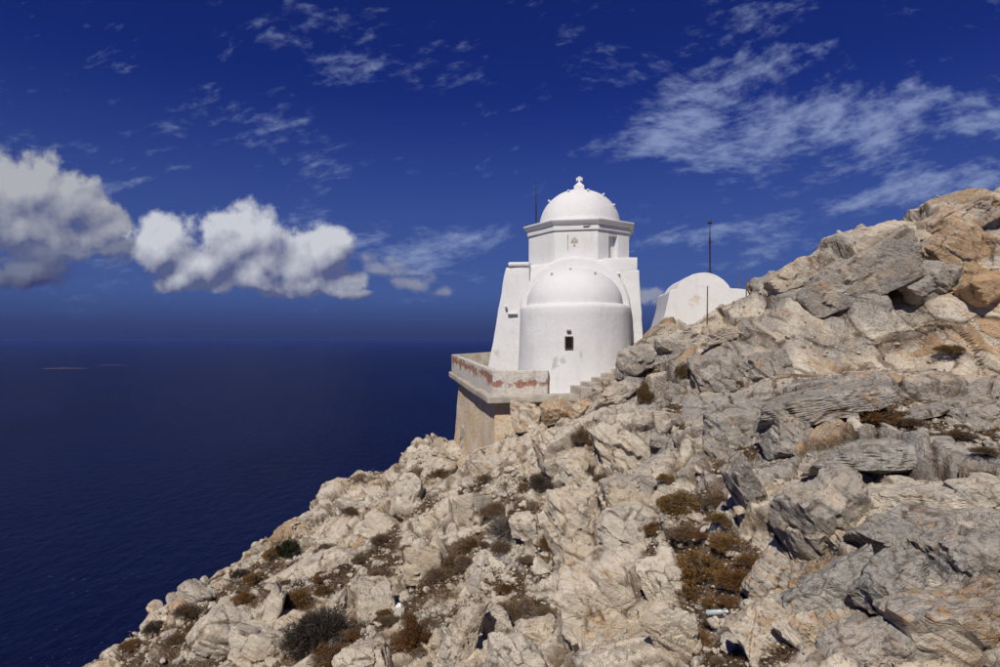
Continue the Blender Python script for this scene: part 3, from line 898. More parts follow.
TERR = empty('terrace', tuple(at(500, 400, 23)))
tag(TERR, 'cement terrace on a plastered retaining wall with worn red and white parapet', 'terrace')
TO = Vector(TERR.location)


def wall_seg(name, a, b, za, zb, h, th, mat, parent, inner=1, cut=0.22, amp=0.02, seed=1, bev=0.03, origin=TO):
    """wall between plan points a, b; za, zb base heights at each end; thickness to the left of a->b"""
    a, b = Vector((a[0], a[1])), Vector((b[0], b[1])); d = (b - a).normalized(); nrm = Vector((-d.y, d.x)) * th * inner
    pl = [a, b, b + nrm, a + nrm]
    if inner < 0: pl = [a + nrm, b + nrm, b, a]; zz = [za, zb, zb, za]
    else: zz = [za, zb, zb, za]
    hh = h if hasattr(h, '__len__') else (h, h)
    bm = bmesh.new(); bm_prism(bm, [(q.x - origin.x, q.y - origin.y) for q in pl], [q - origin.z for q in zz], [q + hh[i] - origin.z for q, i in zip(zz, (0, 1, 1, 0))])
    o = organic(name, bm, mat, parent, bev, cut, amp, seed)
    return o


A_ = at(448.5, 371.5, 29.6); B_ = at(487.5, 397.0, 21.9); C_ = at(584, 394.5, 20.9); D_ = at(604, 380, 23.5)
sl_top = [A_.z, B_.z, C_.z, C_.z + 0.02, B_.z + 0.02, A_.z]
bm = bmesh.new()
E1 = cw(2.0, -1.5, 0); E2 = cw(-3.0, 3.2, 0)
poly = [A_, B_, C_, Vector((D_.x, D_.y, 0)), E1, E2]
bm_prism(bm, [(q.x - TO.x, q.y - TO.y) for q in poly], [z_ - 0.26 - TO.z for z_ in (A_.z, B_.z, C_.z, C_.z, B_.z, A_.z)], [z_ - TO.z for z_ in (A_.z, B_.z, C_.z, C_.z, B_.z, A_.z)])
organic('slab', bm, M_CEMENT, TERR, 0.05, 0.25, 0.03, 101)
pA = at(452.0, 369.5, 29.4); pB = at(492.5, 393.5, 22.15); pC = at(548, 393, 21.85)
q1 = wall_seg('parapet', pA, pB, A_.z - 0.02, B_.z - 0.02, (0.86, 0.98), 0.22, M_RED, TERR, 1, 0.16, 0.018, 110)
q2 = wall_seg('parapet', pB, pC, B_.z - 0.02, B_.z + 0.02, (0.98, 0.95), 0.22, M_RED, TERR, 1, 0.16, 0.018, 111)
q3 = wall_seg('parapet', at(452.4, 369.5, 29.6), at(520, 362, 30.8), A_.z - 0.02, A_.z + 0.15, 0.86, 0.2, M_CEMENT, TERR, 1, 0.2, 0.02, 112)
for o, zb_, hi in ((q1, None, 1), (q2, None, 1)):
    me = o.data; n = len(me.vertices); V = np.zeros(n * 3, np.float32); me.vertices.foreach_get('co', V); V = V.reshape(-1, 3)
    top = np.where(True, V[:, 2].max(), 0)
    # the red band keeps to the upper half of the outer faces
    zlo = V[:, 2].min()
    if o is q1:
        tt = (V[:, 1] - V[:, 1].min()) / (np.ptp(V[:, 1])); zc_ = (B_.z + (A_.z - B_.z) * tt) - TO.z
    else:
        zc_ = np.full(n, B_.z - TO.z)
    f_ = (V[:, 2] - zc_) / 0.95
    bandv = np.clip(1 - np.abs(f_ - (0.66 if o is q1 else 0.50)) / (0.34 if o is q1 else 0.17), 0, 1) * (1.25 if o is q1 else 1.0)
    at_ = me.attributes.new('soil', 'FLOAT', 'POINT'); at_.data.foreach_set('value', bandv.astype(np.float32))
# retaining wall under the slab
wA = at(458.5, 388, 28.8); wK = at(496.5, 402, 22.35); wB = at(575, 400, 21.35)
bm = bmesh.new()
zt0, zt1 = A_.z - 0.24, B_.z - 0.24
pl = [(wA.x, wA.y), (wK.x, wK.y), (wB.x, wB.y), (wB.x + 0.6, wB.y + 1.6), (wK.x + 1.3, wK.y + 1.6), (wA.x + 1.5, wA.y + 0.6)]
v = bm_prism(bm, [(q[0] - TO.x, q[1] - TO.y) for q in pl], [q - TO.z for q in (-7.0, -6.0, -4.5, -4.5, -6.0, -7.0)], [q - TO.z for q in (zt0, zt1, zt1 + 0.05, zt1 + 0.05, zt1, zt0)])
v[0].co.x -= 0.35; v[1].co.x -= 0.12; v[1].co.y -= 0.25
organic('retaining_wall', bm, M_RUBBLE, TERR, 0.08, 0.25, 0.09, 120)

STEPS = empty('stairs', tuple(at(590, 385, 21.3)))
tag(STEPS, 'short flight of cement steps climbing beside the round apse', 'stairs')
SO = Vector(STEPS.location)
for k in range(7):
    f_ = k / 6
    c_ = at(578 + 47 * f_, 387 - 28 * f_, 21.0 + 1.5 * f_)
    bm = bmesh.new(); bm_box(bm, (c_.x - SO.x + 0.25, c_.y - SO.y + 0.35, c_.z - SO.z - 0.3), (0.62, 1.1, 0.6), R(14 + 22 * f_))
    organic('step', bm, M_CEMENT, STEPS, 0.03, 0.25, 0.02, 130 + k)

# ------------------------------------------------------------------ small chapel
SP = at(703, 325, 31.0)
SM = empty('small_chapel', (SP.x, SP.y, 0), R(-6))
tag(SM, 'small low whitewashed chapel with arched roof half hidden behind rocks', 'chapel')
M_WHITE2 = make_plaster('limewash_old', stains=[(tuple(at(696, 298, 30.9)), (0.42, 0.6, 0.42), (0.55, 0.47, 0.36)), (tuple(at(692, 305, 30.9)), (0.3, 0.6, 0.3), (0.58, 0.50, 0.40))], dirt=0.5)
sx = 31.0 / F
def zz(py): return (HZ - py) * sx
prof = [(661 - 703, 331), (663.5 - 703, 322), (666.5 - 703, 312), (669 - 703, 300), (670.6 - 703, 291.5), (673 - 703, 289.3), (679.5 - 703, 288.6)]
for k in range(13):
    a = math.pi * (0.86 - 0.72 * k / 12)
    prof.append((28.5 * math.cos(a) + 0.5, 291 - 18.0 * math.sin(a) ** 0.9 if False else 300 - 27.5 * math.sin(a)))
prof += [(737 - 703, 288.6), (748 - 703, 290), (757 - 703, 292.5), (760 - 703, 296), (761 - 703, 331)]
bm = bmesh.new(); n = len(prof)
fr = [bm.verts.new((p[0] * sx, 0, zz(p[1]))) for p in prof] + [bm.verts.new((prof[-1][0] * sx, 0, -1.2)), bm.verts.new((prof[0][0] * sx, 0, -1.2))]
bk = [bm.verts.new((q.co.x * 0.97, 4.2, q.co.z)) for q in fr]
bm.faces.new(list(fr)); bm.faces.new(list(reversed(bk)))
for k in range(len(fr)):
    j = (k + 1) % len(fr); bm.faces.new((fr[k], bk[k], bk[j], fr[j]))
organic('vaulted_body', bm, M_WHITE2, SM, 0.10, 0.3, 0.05, 140)
bm = bmesh.new(); bm_box(bm, (0.2, 4.4, 1.2), (2.6, 0.5, 3.2)); organic('rear_wall', bm, M_WHITE2, SM, 0.08, 0.4, 0.03, 141)

# ------------------------------------------------------------------ masts and posts
def mast(px, y0, y1, d, r, label, head):
    p0, p1 = at(px, y0, d), at(px, y1, d)
    o = empty('antenna_mast', tuple(p0)); tag(o, label, 'mast')
    bm = bmesh.new(); L_ = p1.z - p0.z
    bm_tube(bm, (0, 0, 0), (0, 0, L_ * 0.72), r); link('pole', bm_mesh('pole', bm), M_DARKM, o)
    bm = bmesh.new(); bm_tube(bm, (0, 0, L_ * 0.72), (0, 0, L_), r * 0.62, 8, r * 0.35); link('rod', bm_mesh('rod', bm), M_DARKM, o)
    if head:
        bm = bmesh.new(); bm_tube(bm, (0, 0, L_), (0, 0, L_ + 0.12), r * 2.3, 10, r * 1.6); bm_tube(bm, (-0.12, 0, L_ - 0.02), (0.12, 0, L_ - 0.02), r * 0.5, 6)
        link('lamp_head', bm_mesh('lamp_head', bm), M_DARKM, o)
        bm = bmesh.new(); bm_tube(bm, (0, 0, 0.0), (0, 0, 0.18), r * 2.2, 10, r * 1.4); link('foot', bm_mesh('foot', bm), M_DARKM, o)
        bm = bmesh.new(); bm_tube(bm, (0, 0, L_ * 0.6), (0, 0, L_ * 0.64), r * 1.6, 8); link('collar', bm_mesh('collar', bm), M_DARKM, o)
    return o


mast(710, 273.5, 223, 32.0, 0.045, 'dark metal mast with a small head standing on the small chapel roof', True)
mast(536.0, 262, 182, 29.6, 0.033, 'thin dark lightning rod rising behind the drum of the domed chapel', False)
for (px, y0, y1, d, lab) in ((707, 332, 286, 25.0, 'tall rusty iron post in front of the small white chapel'), (746, 309, 279, 25.5, 'rusty iron post where the small chapel wall meets the rocks'), (739, 297, 276, 33.0, 'short iron rod rising behind the small chapel wall')):
    p0, p1 = at(px, y0 + 6, d), at(px, y1, d)
    o = empty('iron_post', tuple(p0)); tag(o, lab, 'post')
    bm = bmesh.new(); bm_tube(bm, (0, 0, 0), (0.03, 0, p1.z - p0.z), 0.032, 8, 0.024); link('shaft', bm_mesh('shaft', bm), M_RUST, o)
    bm = bmesh.new(); bm_tube(bm, (0, 0, 0), (0, 0, 0.16), 0.07, 8, 0.05); link('base', bm_mesh('base', bm), M_RUST, o)

# ------------------------------------------------------------------ boulders, rocks, rubble
def ico(sub):
    bm = bmesh.new(); bmesh.ops.create_icosphere(bm, subdivisions=sub, radius=1.0)
    V = np.array([v.co[:] for v in bm.verts]); Fc = np.array([[v.index for v in f.verts] for f in bm.faces]); bm.free()
    return V / np.linalg.norm(V, axis=1)[:, None], Fc


ICO = {s: ico(s) for s in (1, 2, 3, 4, 5)}


def boulder(dims, seed, sub=5, cuts=9, flat=0.0, soft=60.0):
    """angular block: a box with chipped corners. dims are full sizes; returns vertices, faces (about the centre)"""
    rg = np.random.default_rng(seed); D_, Fc = ICO[sub]
    nrm, dst = [], []
    for ax in range(3):
        for s in (-1, 1):
            n = np.zeros(3); n[ax] = s; n += rg.normal(0, 0.17, 3); nrm.append(n / np.linalg.norm(n)); dst.append(rg.uniform(0.78, 1.0))
    for _ in range(cuts):
        n = rg.normal(0, 1, 3); n /= np.linalg.norm(n); nrm.append(n); dst.append(rg.uniform(0.86, 1.18))
    nrm = np.array(nrm); dst = np.array(dst)
    k = np.maximum(D_ @ nrm.T, 1e-3) / dst
    r = 1.0 / (np.power(np.power(k, soft).sum(1), 1.0 / soft))
    return D_ * r[:, None] * (np.array(dims) / 2), Fc


def rough_rock(V, Fc, size, seed, amt=1.0, Mq=None):
    """adds joints, ledges and small relief; V already in world orientation about its centre"""
    V = V.astype(np.float32)
    nrm = V / np.maximum(np.linalg.norm(V, axis=1), 1e-6)[:, None]
    Q = V + np.float32(seed * 3.7)
    Q = Q + 0.02 * size * np.stack([vnoise(Q, 2.0 / size, seed + 1), vnoise(Q, 2.0 / size, seed + 2), vnoise(Q, 2.0 / size, seed + 3)], 1)
    ha, ea, ia = facets(Q, size * 0.50, seed + 5, M_BED if Mq is None else Mq, 0.8, 0.07)
    hb, eb, ib = facets(Q, size * 0.17, seed + 6, M_BED if Mq is None else Mq, 0.8, 0.10)
    q = (Q @ np.array(BED, np.float32)) / (0.13 * size) + 0.35 * vnoise(Q, 1.5 / size, seed + 7)
    saw = q - np.floor(q)
    saw = np.clip(saw * 1.6, 0, 1) * np.clip((1 - saw) * 9, 0, 1)
    side = 1 - np.abs(nrm @ np.array(BED, np.float32))
    d = ha * 0.20 + hb * 0.20 - np.clip(1 - ea / 0.07, 0, 1) * 0.035 * size + saw * 0.025 * size * side
    d += fbm(Q, 3.0 / size, 4, 0.55, seed + 8) * 0.025 * size
    V = V + nrm * (d * amt)[:, None]
    tone = (RT[ia, 7] - 0.5) * 0.3 + (RT[ib, 7] - 0.5) * 0.2
    return V, tone, np.clip(RT[ib, 6] - 0.62, 0, 1) * 0.9, ea * 1.2


CAM_R = Vector((1, 0, 0))


def hero(name, x0, y0, x1, y1, roll=0, th=0.8, tone=0.3, och=0.0, seed=1, label=None, cat='rock', sub=5, proud=0.42, yaw=0, amt=1.0, cuts=9, tilt=0, group=None, py_at=None, dd=0.0):
    cxp, cyp = (x0 + x1) / 2, (y0 + y1) / 2
    k = pick1(cxp, py_at if py_at else cyp, 4.0)
    dep = P1[k][1] + dd
    w, h = (x1 - x0) / F * dep, (y1 - y0) / F * dep
    t_ = th * math.sqrt(w * h)
    c = at(cxp, cyp, dep + t_ * (0.5 - proud))
    # the box in px is the bounding box of a rolled block: undo the roll
    ca, sa = abs(math.cos(R(roll))), abs(math.sin(R(roll)))
    det = ca * ca - sa * sa
    if abs(det) > 0.35:
        w2, h2 = (w * ca - h * sa) / det, (h * ca - w * sa) / det
        if min(w2, h2) > 0.3 * min(w, h): w, h = w2, h2
    V, Fc = boulder((w * 1.10, t_, h * 1.10), seed, sub, cuts)
    M = np.array((Matrix.Rotation(R(yaw), 3, 'Z') @ Matrix.Rotation(R(tilt), 3, 'X') @ Matrix.Rotation(R(-roll), 3, 'Y')))
    V = V @ M.T
    V, tn, oc, ed = rough_rock(V, Fc, (w * h * t_) ** (1 / 3), seed, amt)
    och += 0.06
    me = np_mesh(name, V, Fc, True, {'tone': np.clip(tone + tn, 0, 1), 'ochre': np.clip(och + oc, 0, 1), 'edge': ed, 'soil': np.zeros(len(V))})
    me.set_sharp_from_angle(angle=R(32))
    o = link(name, me, M_ROCK, None, tuple(c))
    if label: tag(o, label, cat, group)
    else:
        o.parent = HILL
    return o


NEARBY = []
HERO = [
    # foreground right: grey slabs  (x0, y0, x1, y1, roll, thick, tone, ochre, seed, label)
    (808, 430, 960, 482, 10, 0.9, 0.85, 0.05, 11, 'long grey slab with pointed tip resting above a dark gap beside brown scrub'),
    (758, 372, 896, 432, 16, 0.9, 0.85, 0.12, 12, 'bulky grey boulder with dark undercut side over rusty dry brush'),
    (872, 484, 958, 512, 8, 0.9, 0.45, 0.15, 13, 'small cream ledge block lying under the long grey slab'),
    (866, 508, 955, 562, 14, 0.9, 0.9, 0.05, 14, 'rough dark grey rock with stepped face beside the cream ledge block'),
    (852, 548, 930, 608, 28, 0.8, 0.85, 0.1, 15, 'grey wedge of rock pushed up beneath a stepped dark rock'),
    (915, 524, 1015, 606, 8, 1.0, 0.85, 0.1, 16, 'large grey overhanging rock throwing a black shadow on the block below'),
    (892, 590, 1020, 690, 14, 0.9, 0.55, 0.35, 17, 'layered yellow stained block beneath the overhanging grey rock'),
    (768, 462, 880, 572, 24, 0.5, 0.7, 0.15, 18, 'big tilted grey rock face split by diagonal cracks'),
    (716, 455, 782, 540, 30, 0.7, 0.8, 0.1, 19, None),
    (782, 574, 874, 622, 22, 0.7, 0.75, 0.05, 20, 'flat dark grey shelf of rock with shadowed front edge'),
    (838, 562, 874, 610, 30, 0.8, 0.5, 0.15, 21, None),
    (794, 616, 830, 660, 38, 0.6, 0.25, 0.2, 22, 'cream tablet of stone leaning beside rusty earth'),
    (818, 606, 945, 690, 20, 0.6, 0.7, 0.1, 23, None),
    (745, 560, 800, 612, 40, 0.6, 0.45, 0.25, 24, None),
    (746, 604, 800, 680, 35, 0.4, 0.2, 0.3, 25, None),
    # right middle
    (700, 398, 770, 470, 20, 0.7, 0.85, 0.1, 30, None), (732, 350, 790, 396, 12, 0.8, 0.75, 0.2, 31, None), (690, 355, 742, 410, 10, 0.8, 0.8, 0.1, 32, None),
    (644, 372, 668, 410, 5, 0.9, 0.15, 0.05, 33, 'upright pale stone standing between two olive shrubs'),
    (765, 410, 815, 460, 15, 0.8, 0.8, 0.15, 34, None), (900, 392, 985, 424, 14, 0.7, 0.7, 0.1, 35, None), (955, 400, 1010, 440, 12, 0.8, 0.7, 0.1, 36, None),
    (955, 480, 1005, 520, 5, 0.9, 0.5, 0.1, 37, None), (700, 428, 742, 480, 28, 0.8, 0.8, 0.05, 38, None),
    # centre: cream and pale blocks
    (584, 405, 682, 490, 12, 0.7, 0.15, 0.05, 40, 'broad cream limestone block with a dark pit, below the apse steps'),
    (532, 420, 590, 486, 15, 0.8, 0.25, 0.05, 41, None),
    (550, 486, 604, 564, 6, 0.6, 0.05, 0.0, 42, 'bright smooth upright slab facing the left slope'),
    (598, 508, 664, 560, 18, 0.7, 0.55, 0.05, 43, 'fractured grey block sitting on top of the jointed cream buttress'),
    (602, 474, 656, 508, 10, 0.8, 0.55, 0.05, 44, None),
    (548, 552, 645, 690, 14, 0.55, 0.2, 0.15, 45, 'massive jointed cream buttress of rock crossed by diagonal fractures'),
    (638, 558, 698, 628, 22, 0.6, 0.2, 0.0, 46, 'pale pointed slab leaning beside the wide ochre shrub'),
    (644, 602, 704, 668, 20, 0.6, 0.2, 0.05, 47, None),
    # left slope
    (390, 476, 428, 536, -6, 0.8, 0.1, 0.0, 50, 'tall smooth pale boulder on the scrubby left slope'),
    (454, 494, 490, 546, 5, 0.8, 0.08, 0.1, 51, 'warm cream boulder next to grey dry scrub'),
    (510, 514, 542, 542, 5, 0.9, 0.08, 0.1, 52, None), (348, 508, 400, 550, 25, 0.7, 0.05, 0.1, 53, 'cream pyramid shaped block below the skyline of the left slope'),
    (354, 580, 400, 644, 8, 0.7, 0.15, 0.0, 54, 'pale grey angular boulder between the dark bush and the orange shrub'),
    (278, 546, 348, 592, 24, 0.7, 0.1, 0.05, 55, 'long pale slab with shaded end above the ochre shrub'),
    (256, 584, 288, 636, -20, 0.8, 0.08, 0.05, 56, None), (188, 606, 262, 672, -25, 0.7, 0.12, 0.05, 57, 'big sloping cream boulder low on the seaward slope'),
    (226, 624, 296, 690, -20, 0.6, 0.1, 0.1, 58, None), (432, 606, 484, 690, -18, 0.6, 0.3, 0.0, 59, 'tall pale grey spur of rock rising from white scree'),
    (482, 608, 514, 655, 10, 0.8, 0.3, 0.0, 60, None), (490, 640, 545, 690, 10, 0.7, 0.3, 0.0, 61, None), (516, 616, 556, 650, 14, 0.8, 0.3, 0.0, 62, None),
    (340, 640, 395, 690, 15, 0.7, 0.25, 0.0, 63, None), (555, 445, 600, 490, 10, 0.7, 0.2, 0.05, 64, None), (470, 455, 510, 480, 5, 0.9, 0.05, 0.2, 65, None),
    (512, 405, 545, 432, 5, 0.9, 0.05, 0.35, 66, None), (540, 400, 572, 424, 12, 0.9, 0.05, 0.55, 67, 'ochre orange block wedged under the terrace edge'), (566, 398, 592, 418, 20, 0.9, 0.1, 0.5, 68, None),
    (592, 378, 640, 412, 25, 0.8, 0.45, 0.15, 69, None), (618, 340, 662, 376, 15, 0.8, 0.55, 0.15, 70, None), (655, 330, 705, 356, 5, 0.9, 0.5, 0.1, 71, None),
    (400, 545, 450, 585, 10, 0.7, 0.05, 0.25, 72, None), (425, 455, 456, 480, -10, 0.8, 0.05, 0.1, 73, None), (180, 580, 215, 606, -25, 0.8, 0.1, 0.05, 74, None),
    # upper outcrop on the right
    (794, 246, 896, 326, 26, 0.5, 0.75, 0.12, 80, 'rounded grey crag rising above the sandy ledge'),
    (898, 254, 966, 312, 22, 0.6, 0.75, 0.08, 81, 'smooth grey block set in the orange stained crag'),
    (938, 228, 990, 284, 38, 0.6, 0.35, 0.6, 82, 'brown orange jointed block high on the crag'),
    
    (852, 226, 906, 254, 24, 0.7, 0.55, 0.25, 86, None), (944, 188, 1012, 242, 28, 0.7, 0.5, 0.35, 87, None), (962, 268, 1010, 308, 20, 0.7, 0.15, 0.8, 88, None),
    (920, 202, 968, 238, 30, 0.7, 0.4, 0.45, 89, None), 
    (765, 262, 812, 300, 24, 0.8, 0.4, 0.2, 92, None), (700, 324, 740, 345, 8, 0.8, 0.3, 0.25, 95, None),
]
SHORT = {11: 'the long pointed grey slab', 12: 'the bulky undercut grey boulder', 13: 'the small cream ledge block', 14: 'the stepped dark grey rock', 15: 'the grey rock wedge', 16: 'the large overhanging grey rock', 17: 'the layered yellow stained block',
         18: 'the split grey rock face', 20: 'the flat dark grey shelf', 22: 'the leaning cream tablet', 33: 'the upright pale stone', 40: 'the broad cream block under the steps', 42: 'the bright upright slab', 43: 'the fractured grey block',
         45: 'the massive jointed cream buttress', 46: 'the pale pointed slab', 50: 'the tall smooth pale boulder', 51: 'the warm cream boulder', 53: 'the cream pyramid block', 54: 'the pale angular boulder', 55: 'the long pale slab',
         57: 'the big sloping cream boulder', 59: 'the pale grey spur', 67: 'the ochre block under the terrace', 80: 'the rounded grey crag', 81: 'the smooth grey block in the crag', 82: 'the brown orange crag block'}
for (x0, y0, x1, y1, roll, th, tone, och, seed, lab) in HERO:
    px_ = (x1 - x0) * (y1 - y0)
    ob = hero('boulder' if lab else 'rock', x0, y0, x1, y1, roll, th, tone, och, seed, lab, sub=5 if px_ > 2400 else 4, yaw=((seed * 37) % 40) - 20, tilt=((seed * 53) % 24) - 12, dd=0.5 if seed in (84, 85, 90) else -0.4 if seed in (11, 12) else -0.2 if seed in (14, 15, 16, 18, 20) else 0.0, proud=0.55 if seed in (80, 81, 82, 87, 88, 89) else 0.42, amt=0.8 if seed >= 80 else 1.0)
    if lab: NEARBY.append((ob.location.copy(), SHORT[seed]))

# loose rocks: shared shapes, each one an object on the hillside
rg = np.random.default_rng(5)
protos = []
for k in range(14):
    V, Fc = boulder((1.0, 0.85, 0.62), 300 + k, 3, 10, soft=22)
    V, tn, oc, ed = rough_rock(V, Fc, 0.8, 300 + k, 0.9)
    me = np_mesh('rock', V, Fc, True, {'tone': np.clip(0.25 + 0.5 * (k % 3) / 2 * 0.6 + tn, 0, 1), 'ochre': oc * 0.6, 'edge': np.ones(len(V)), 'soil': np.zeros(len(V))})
    me.set_sharp_from_angle(angle=R(30)); me.materials.append(M_ROCK); protos.append(me)
pxs, pys, deps = to_px(P1)
vis = np.nonzero((pxs > -5) & (pxs < 1005) & (pys > 180) & (pys < 690) & (deps < 32) & (deps > 3))[0]
CHd = np.hypot(P1[:, 0] - 3.0, P1[:, 1] - 25.4)
soil_w = A_SOIL.copy()
scree_w = np.zeros(len(P1), np.float32); scree_w[near] = patch(P0[near], SCREE)
# smoothed estimate of the share of picture a vertex stands for is about even, so plain sampling will do
def sample(n, w):
    w = w[vis] * (CHd[vis] > 4.2); return vis[rg.choice(len(vis), n, p=w / w.sum(), replace=True)]


q0 = Vector((0, 0, 1)).rotation_difference(BED)
wgt = (0.09 + 1.0 * A_SOIL + 1.2 * scree_w) * np.where((P1[:, 0] > 6) & (P1[:, 1] > 12.8), 0.06, 1.0)
for k in sample(235, wgt):
    p = P1[k]; s_px = rg.uniform(8, 15) * (1.7 if rg.random() < 0.25 else 1.0); s = s_px / F * deps[k]
    o = link('rock', protos[int(rg.integers(len(protos)))], None, HILL, (p[0], p[1], p[2] + 0.08 * s))
    rot = q0.to_matrix() @ Matrix.Rotation(rg.uniform(0, 6.28), 3, 'Z')
    jit = Matrix.Rotation(rg.normal(0, 0.3), 3, 'X') @ Matrix.Rotation(rg.normal(0, 0.3), 3, 'Y')
    o.rotation_euler = (jit @ rot).to_euler(); o.scale = (s * rg.uniform(0.8, 1.3), s * rg.uniform(0.7, 1.1), s * rg.uniform(0.55, 1.0))

# rubble: thousands of small stones, one sheet
def rubble(name, n, w, lo, hi, sub, seed, tone0):
    rs = np.random.default_rng(seed)
    shp = []
    for k in range(10):
        V, Fc = boulder((1.0, 0.8, 0.55), 500 + k, sub, 7, soft=14); shp.append(V)
    ids = sample(n, w); AV, AF, AT, AO = [], [], [], []
    nv = len(shp[0])
    for j, k in enumerate(ids):
        V = shp[int(rs.integers(10))]; s = lo * (hi / lo) ** (rs.random() ** 2.0) / F * deps[k]
        s = min(s, 0.22)
        M = np.array(Matrix.Rotation(rs.uniform(0, 6.28), 3, 'Z') @ Matrix.Rotation(rs.normal(0, 0.5), 3, 'X'))
        off = np.array([rs.normal(0, 0.03), rs.normal(0, 0.03), 0.1 * s])
        AV.append((V * s * np.array((rs.uniform(0.8, 1.3), rs.uniform(0.7, 1.1), rs.uniform(0.6, 1.1)))) @ M.T + P1[k] + off); AF.append(Fc + j * nv)
        AT.append(np.full(nv, np.clip(tone0 + rs.normal(0, 0.25), 0, 1))); AO.append(np.full(nv, max(0, rs.normal(-0.05, 0.22))))
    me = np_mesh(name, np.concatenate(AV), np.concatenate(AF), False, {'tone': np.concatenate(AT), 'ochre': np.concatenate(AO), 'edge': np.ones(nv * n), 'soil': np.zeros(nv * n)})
    o = link(name, me, M_ROCK); tag(o, 'loose pale rubble and grit strewn over the slope', 'rubble', kind='stuff')


rubble('rubble', 2600, 0.02 + 0.6 * A_SOIL + 2.2 * scree_w, 3.5, 12, 2, 21, 0.25)
rubble('gravel', 9000, 0.05 + 1.0 * A_SOIL + 1.2 * scree_w, 1.6, 4.5, 1, 22, 0.3)

# ------------------------------------------------------------------ shrubs
LEAF = {
    'dark': make_leaf('dark_twigs', (0.030, 0.024, 0.020), (0.085, 0.068, 0.052)),
    'rust': make_leaf('rust_leaves', (0.085, 0.040, 0.014), (0.22, 0.105, 0.032)),
    'ochre': make_leaf('ochre_leaves', (0.105, 0.057, 0.018), (0.25, 0.135, 0.042)),
    'olive': make_leaf('olive_leaves', (0.085, 0.053, 0.020), (0.215, 0.128, 0.045)),
    'green': make_leaf('green_leaves', (0.022, 0.024, 0.013), (0.060, 0.058, 0.028)),
    'brown': make_leaf('brown_leaves', (0.090, 0.057, 0.030), (0.225, 0.145, 0.078)),
    'grey': make_leaf('grey_twigs', (0.13, 0.12, 0.115), (0.30, 0.285, 0.27)),
    'yellow': make_leaf('yellow_leaves', (0.16, 0.12, 0.02), (0.34, 0.26, 0.05)),
}
M_TWIG = make_leaf('dry_twig', (0.075, 0.058, 0.044), (0.19, 0.16, 0.13))


def strips(base, tip, wid, rs):
    """thin four-sided slivers from base to tip, as two crossed faces each"""
    d = tip - base; L_ = np.linalg.norm(d, axis=1)[:, None]
    r = rs.normal(0, 1, d.shape); s = np.cross(d, r); s /= np.maximum(np.linalg.norm(s, axis=1)[:, None], 1e-9); s *= wid[:, None]
    n = len(base)
    V = np.stack([base - s, base + s, tip + s * 0.5, tip - s * 0.5], 1).reshape(-1, 3)
    Fq = np.arange(n * 4).reshape(-1, 4)
    return V, Fq


def shrub_meshes(seed, nl, ll, lw, nt, sparse=False):
    rs = np.random.default_rng(seed)
    # lumpy cushion: clumps spread over a dome
    nc = 60
    a = rs.uniform(0, 6.283, nc); el = np.arcsin(rs.uniform(0.02, 1, nc)); rr = rs.uniform(0.45, 0.9, nc)
    C_ = np.stack([np.cos(a) * np.cos(el), np.sin(a) * np.cos(el), np.sin(el) * 0.78], 1) * rr[:, None]
    cs = rs.uniform(0.10, 0.24, nc)
    w = rs.integers(0, nc, nl)
    d = rs.normal(0, 1, (nl, 3)); d /= np.linalg.norm(d, axis=1)[:, None]
    base = C_[w] + d * (cs[w] * rs.uniform(0.45, 1.0, nl) ** 0.5)[:, None]
    base[:, 2] = np.abs(base[:, 2]) * 0.95
    out = base / np.maximum(np.linalg.norm(base, axis=1)[:, None], 0.05)
    dirn = out * 0.6 + d * 0.5 + rs.normal(0, 0.55, (nl, 3)); dirn /= np.linalg.norm(dirn, axis=1)[:, None]
    tip = base + dirn * (ll * rs.uniform(0.5, 1.3, nl))[:, None]
    V, Fq = strips(base, tip, lw * rs.uniform(0.6, 1.3, nl), rs)
    tone = np.repeat(np.clip(rs.normal(0.5, 0.3, nl) + (rs.random(nc)[w] - 0.5) * 0.5, 0, 1), 4)
    leaf = np_mesh('foliage', V, Fq, False, {'tone': tone})
    b0 = rs.normal(0, 0.08, (nt, 3)); b0[:, 2] = 0
    a = rs.uniform(0, 6.283, nt); el = np.arcsin(rs.uniform(0.05, 1, nt)); t1 = np.stack([np.cos(a) * np.cos(el), np.sin(a) * np.cos(el), np.sin(el) * 0.8], 1) * rs.uniform(0.7, 1.06, nt)[:, None]
    mid = (b0 + t1) / 2 + rs.normal(0, 0.10, (nt, 3)); mid[:, 2] = np.abs(mid[:, 2])
    V1, F1 = strips(b0, mid, np.full(nt, 0.014), rs); V2, F2 = strips(mid, t1, np.full(nt, 0.009), rs)
    t2 = mid + (t1 - mid) * 0.8 + rs.normal(0, 0.16, (nt, 3)); V3, F3 = strips(mid, t2, np.full(nt, 0.007), rs)
    tw = np_mesh('twig', np.concatenate([V1, V2, V3]), np.concatenate([F1, F2 + len(V1), F3 + len(V1) + len(V2)]), False, {'tone': rs.random(len(V1) * 3)})
    tw.materials.append(M_TWIG)
    return leaf, tw


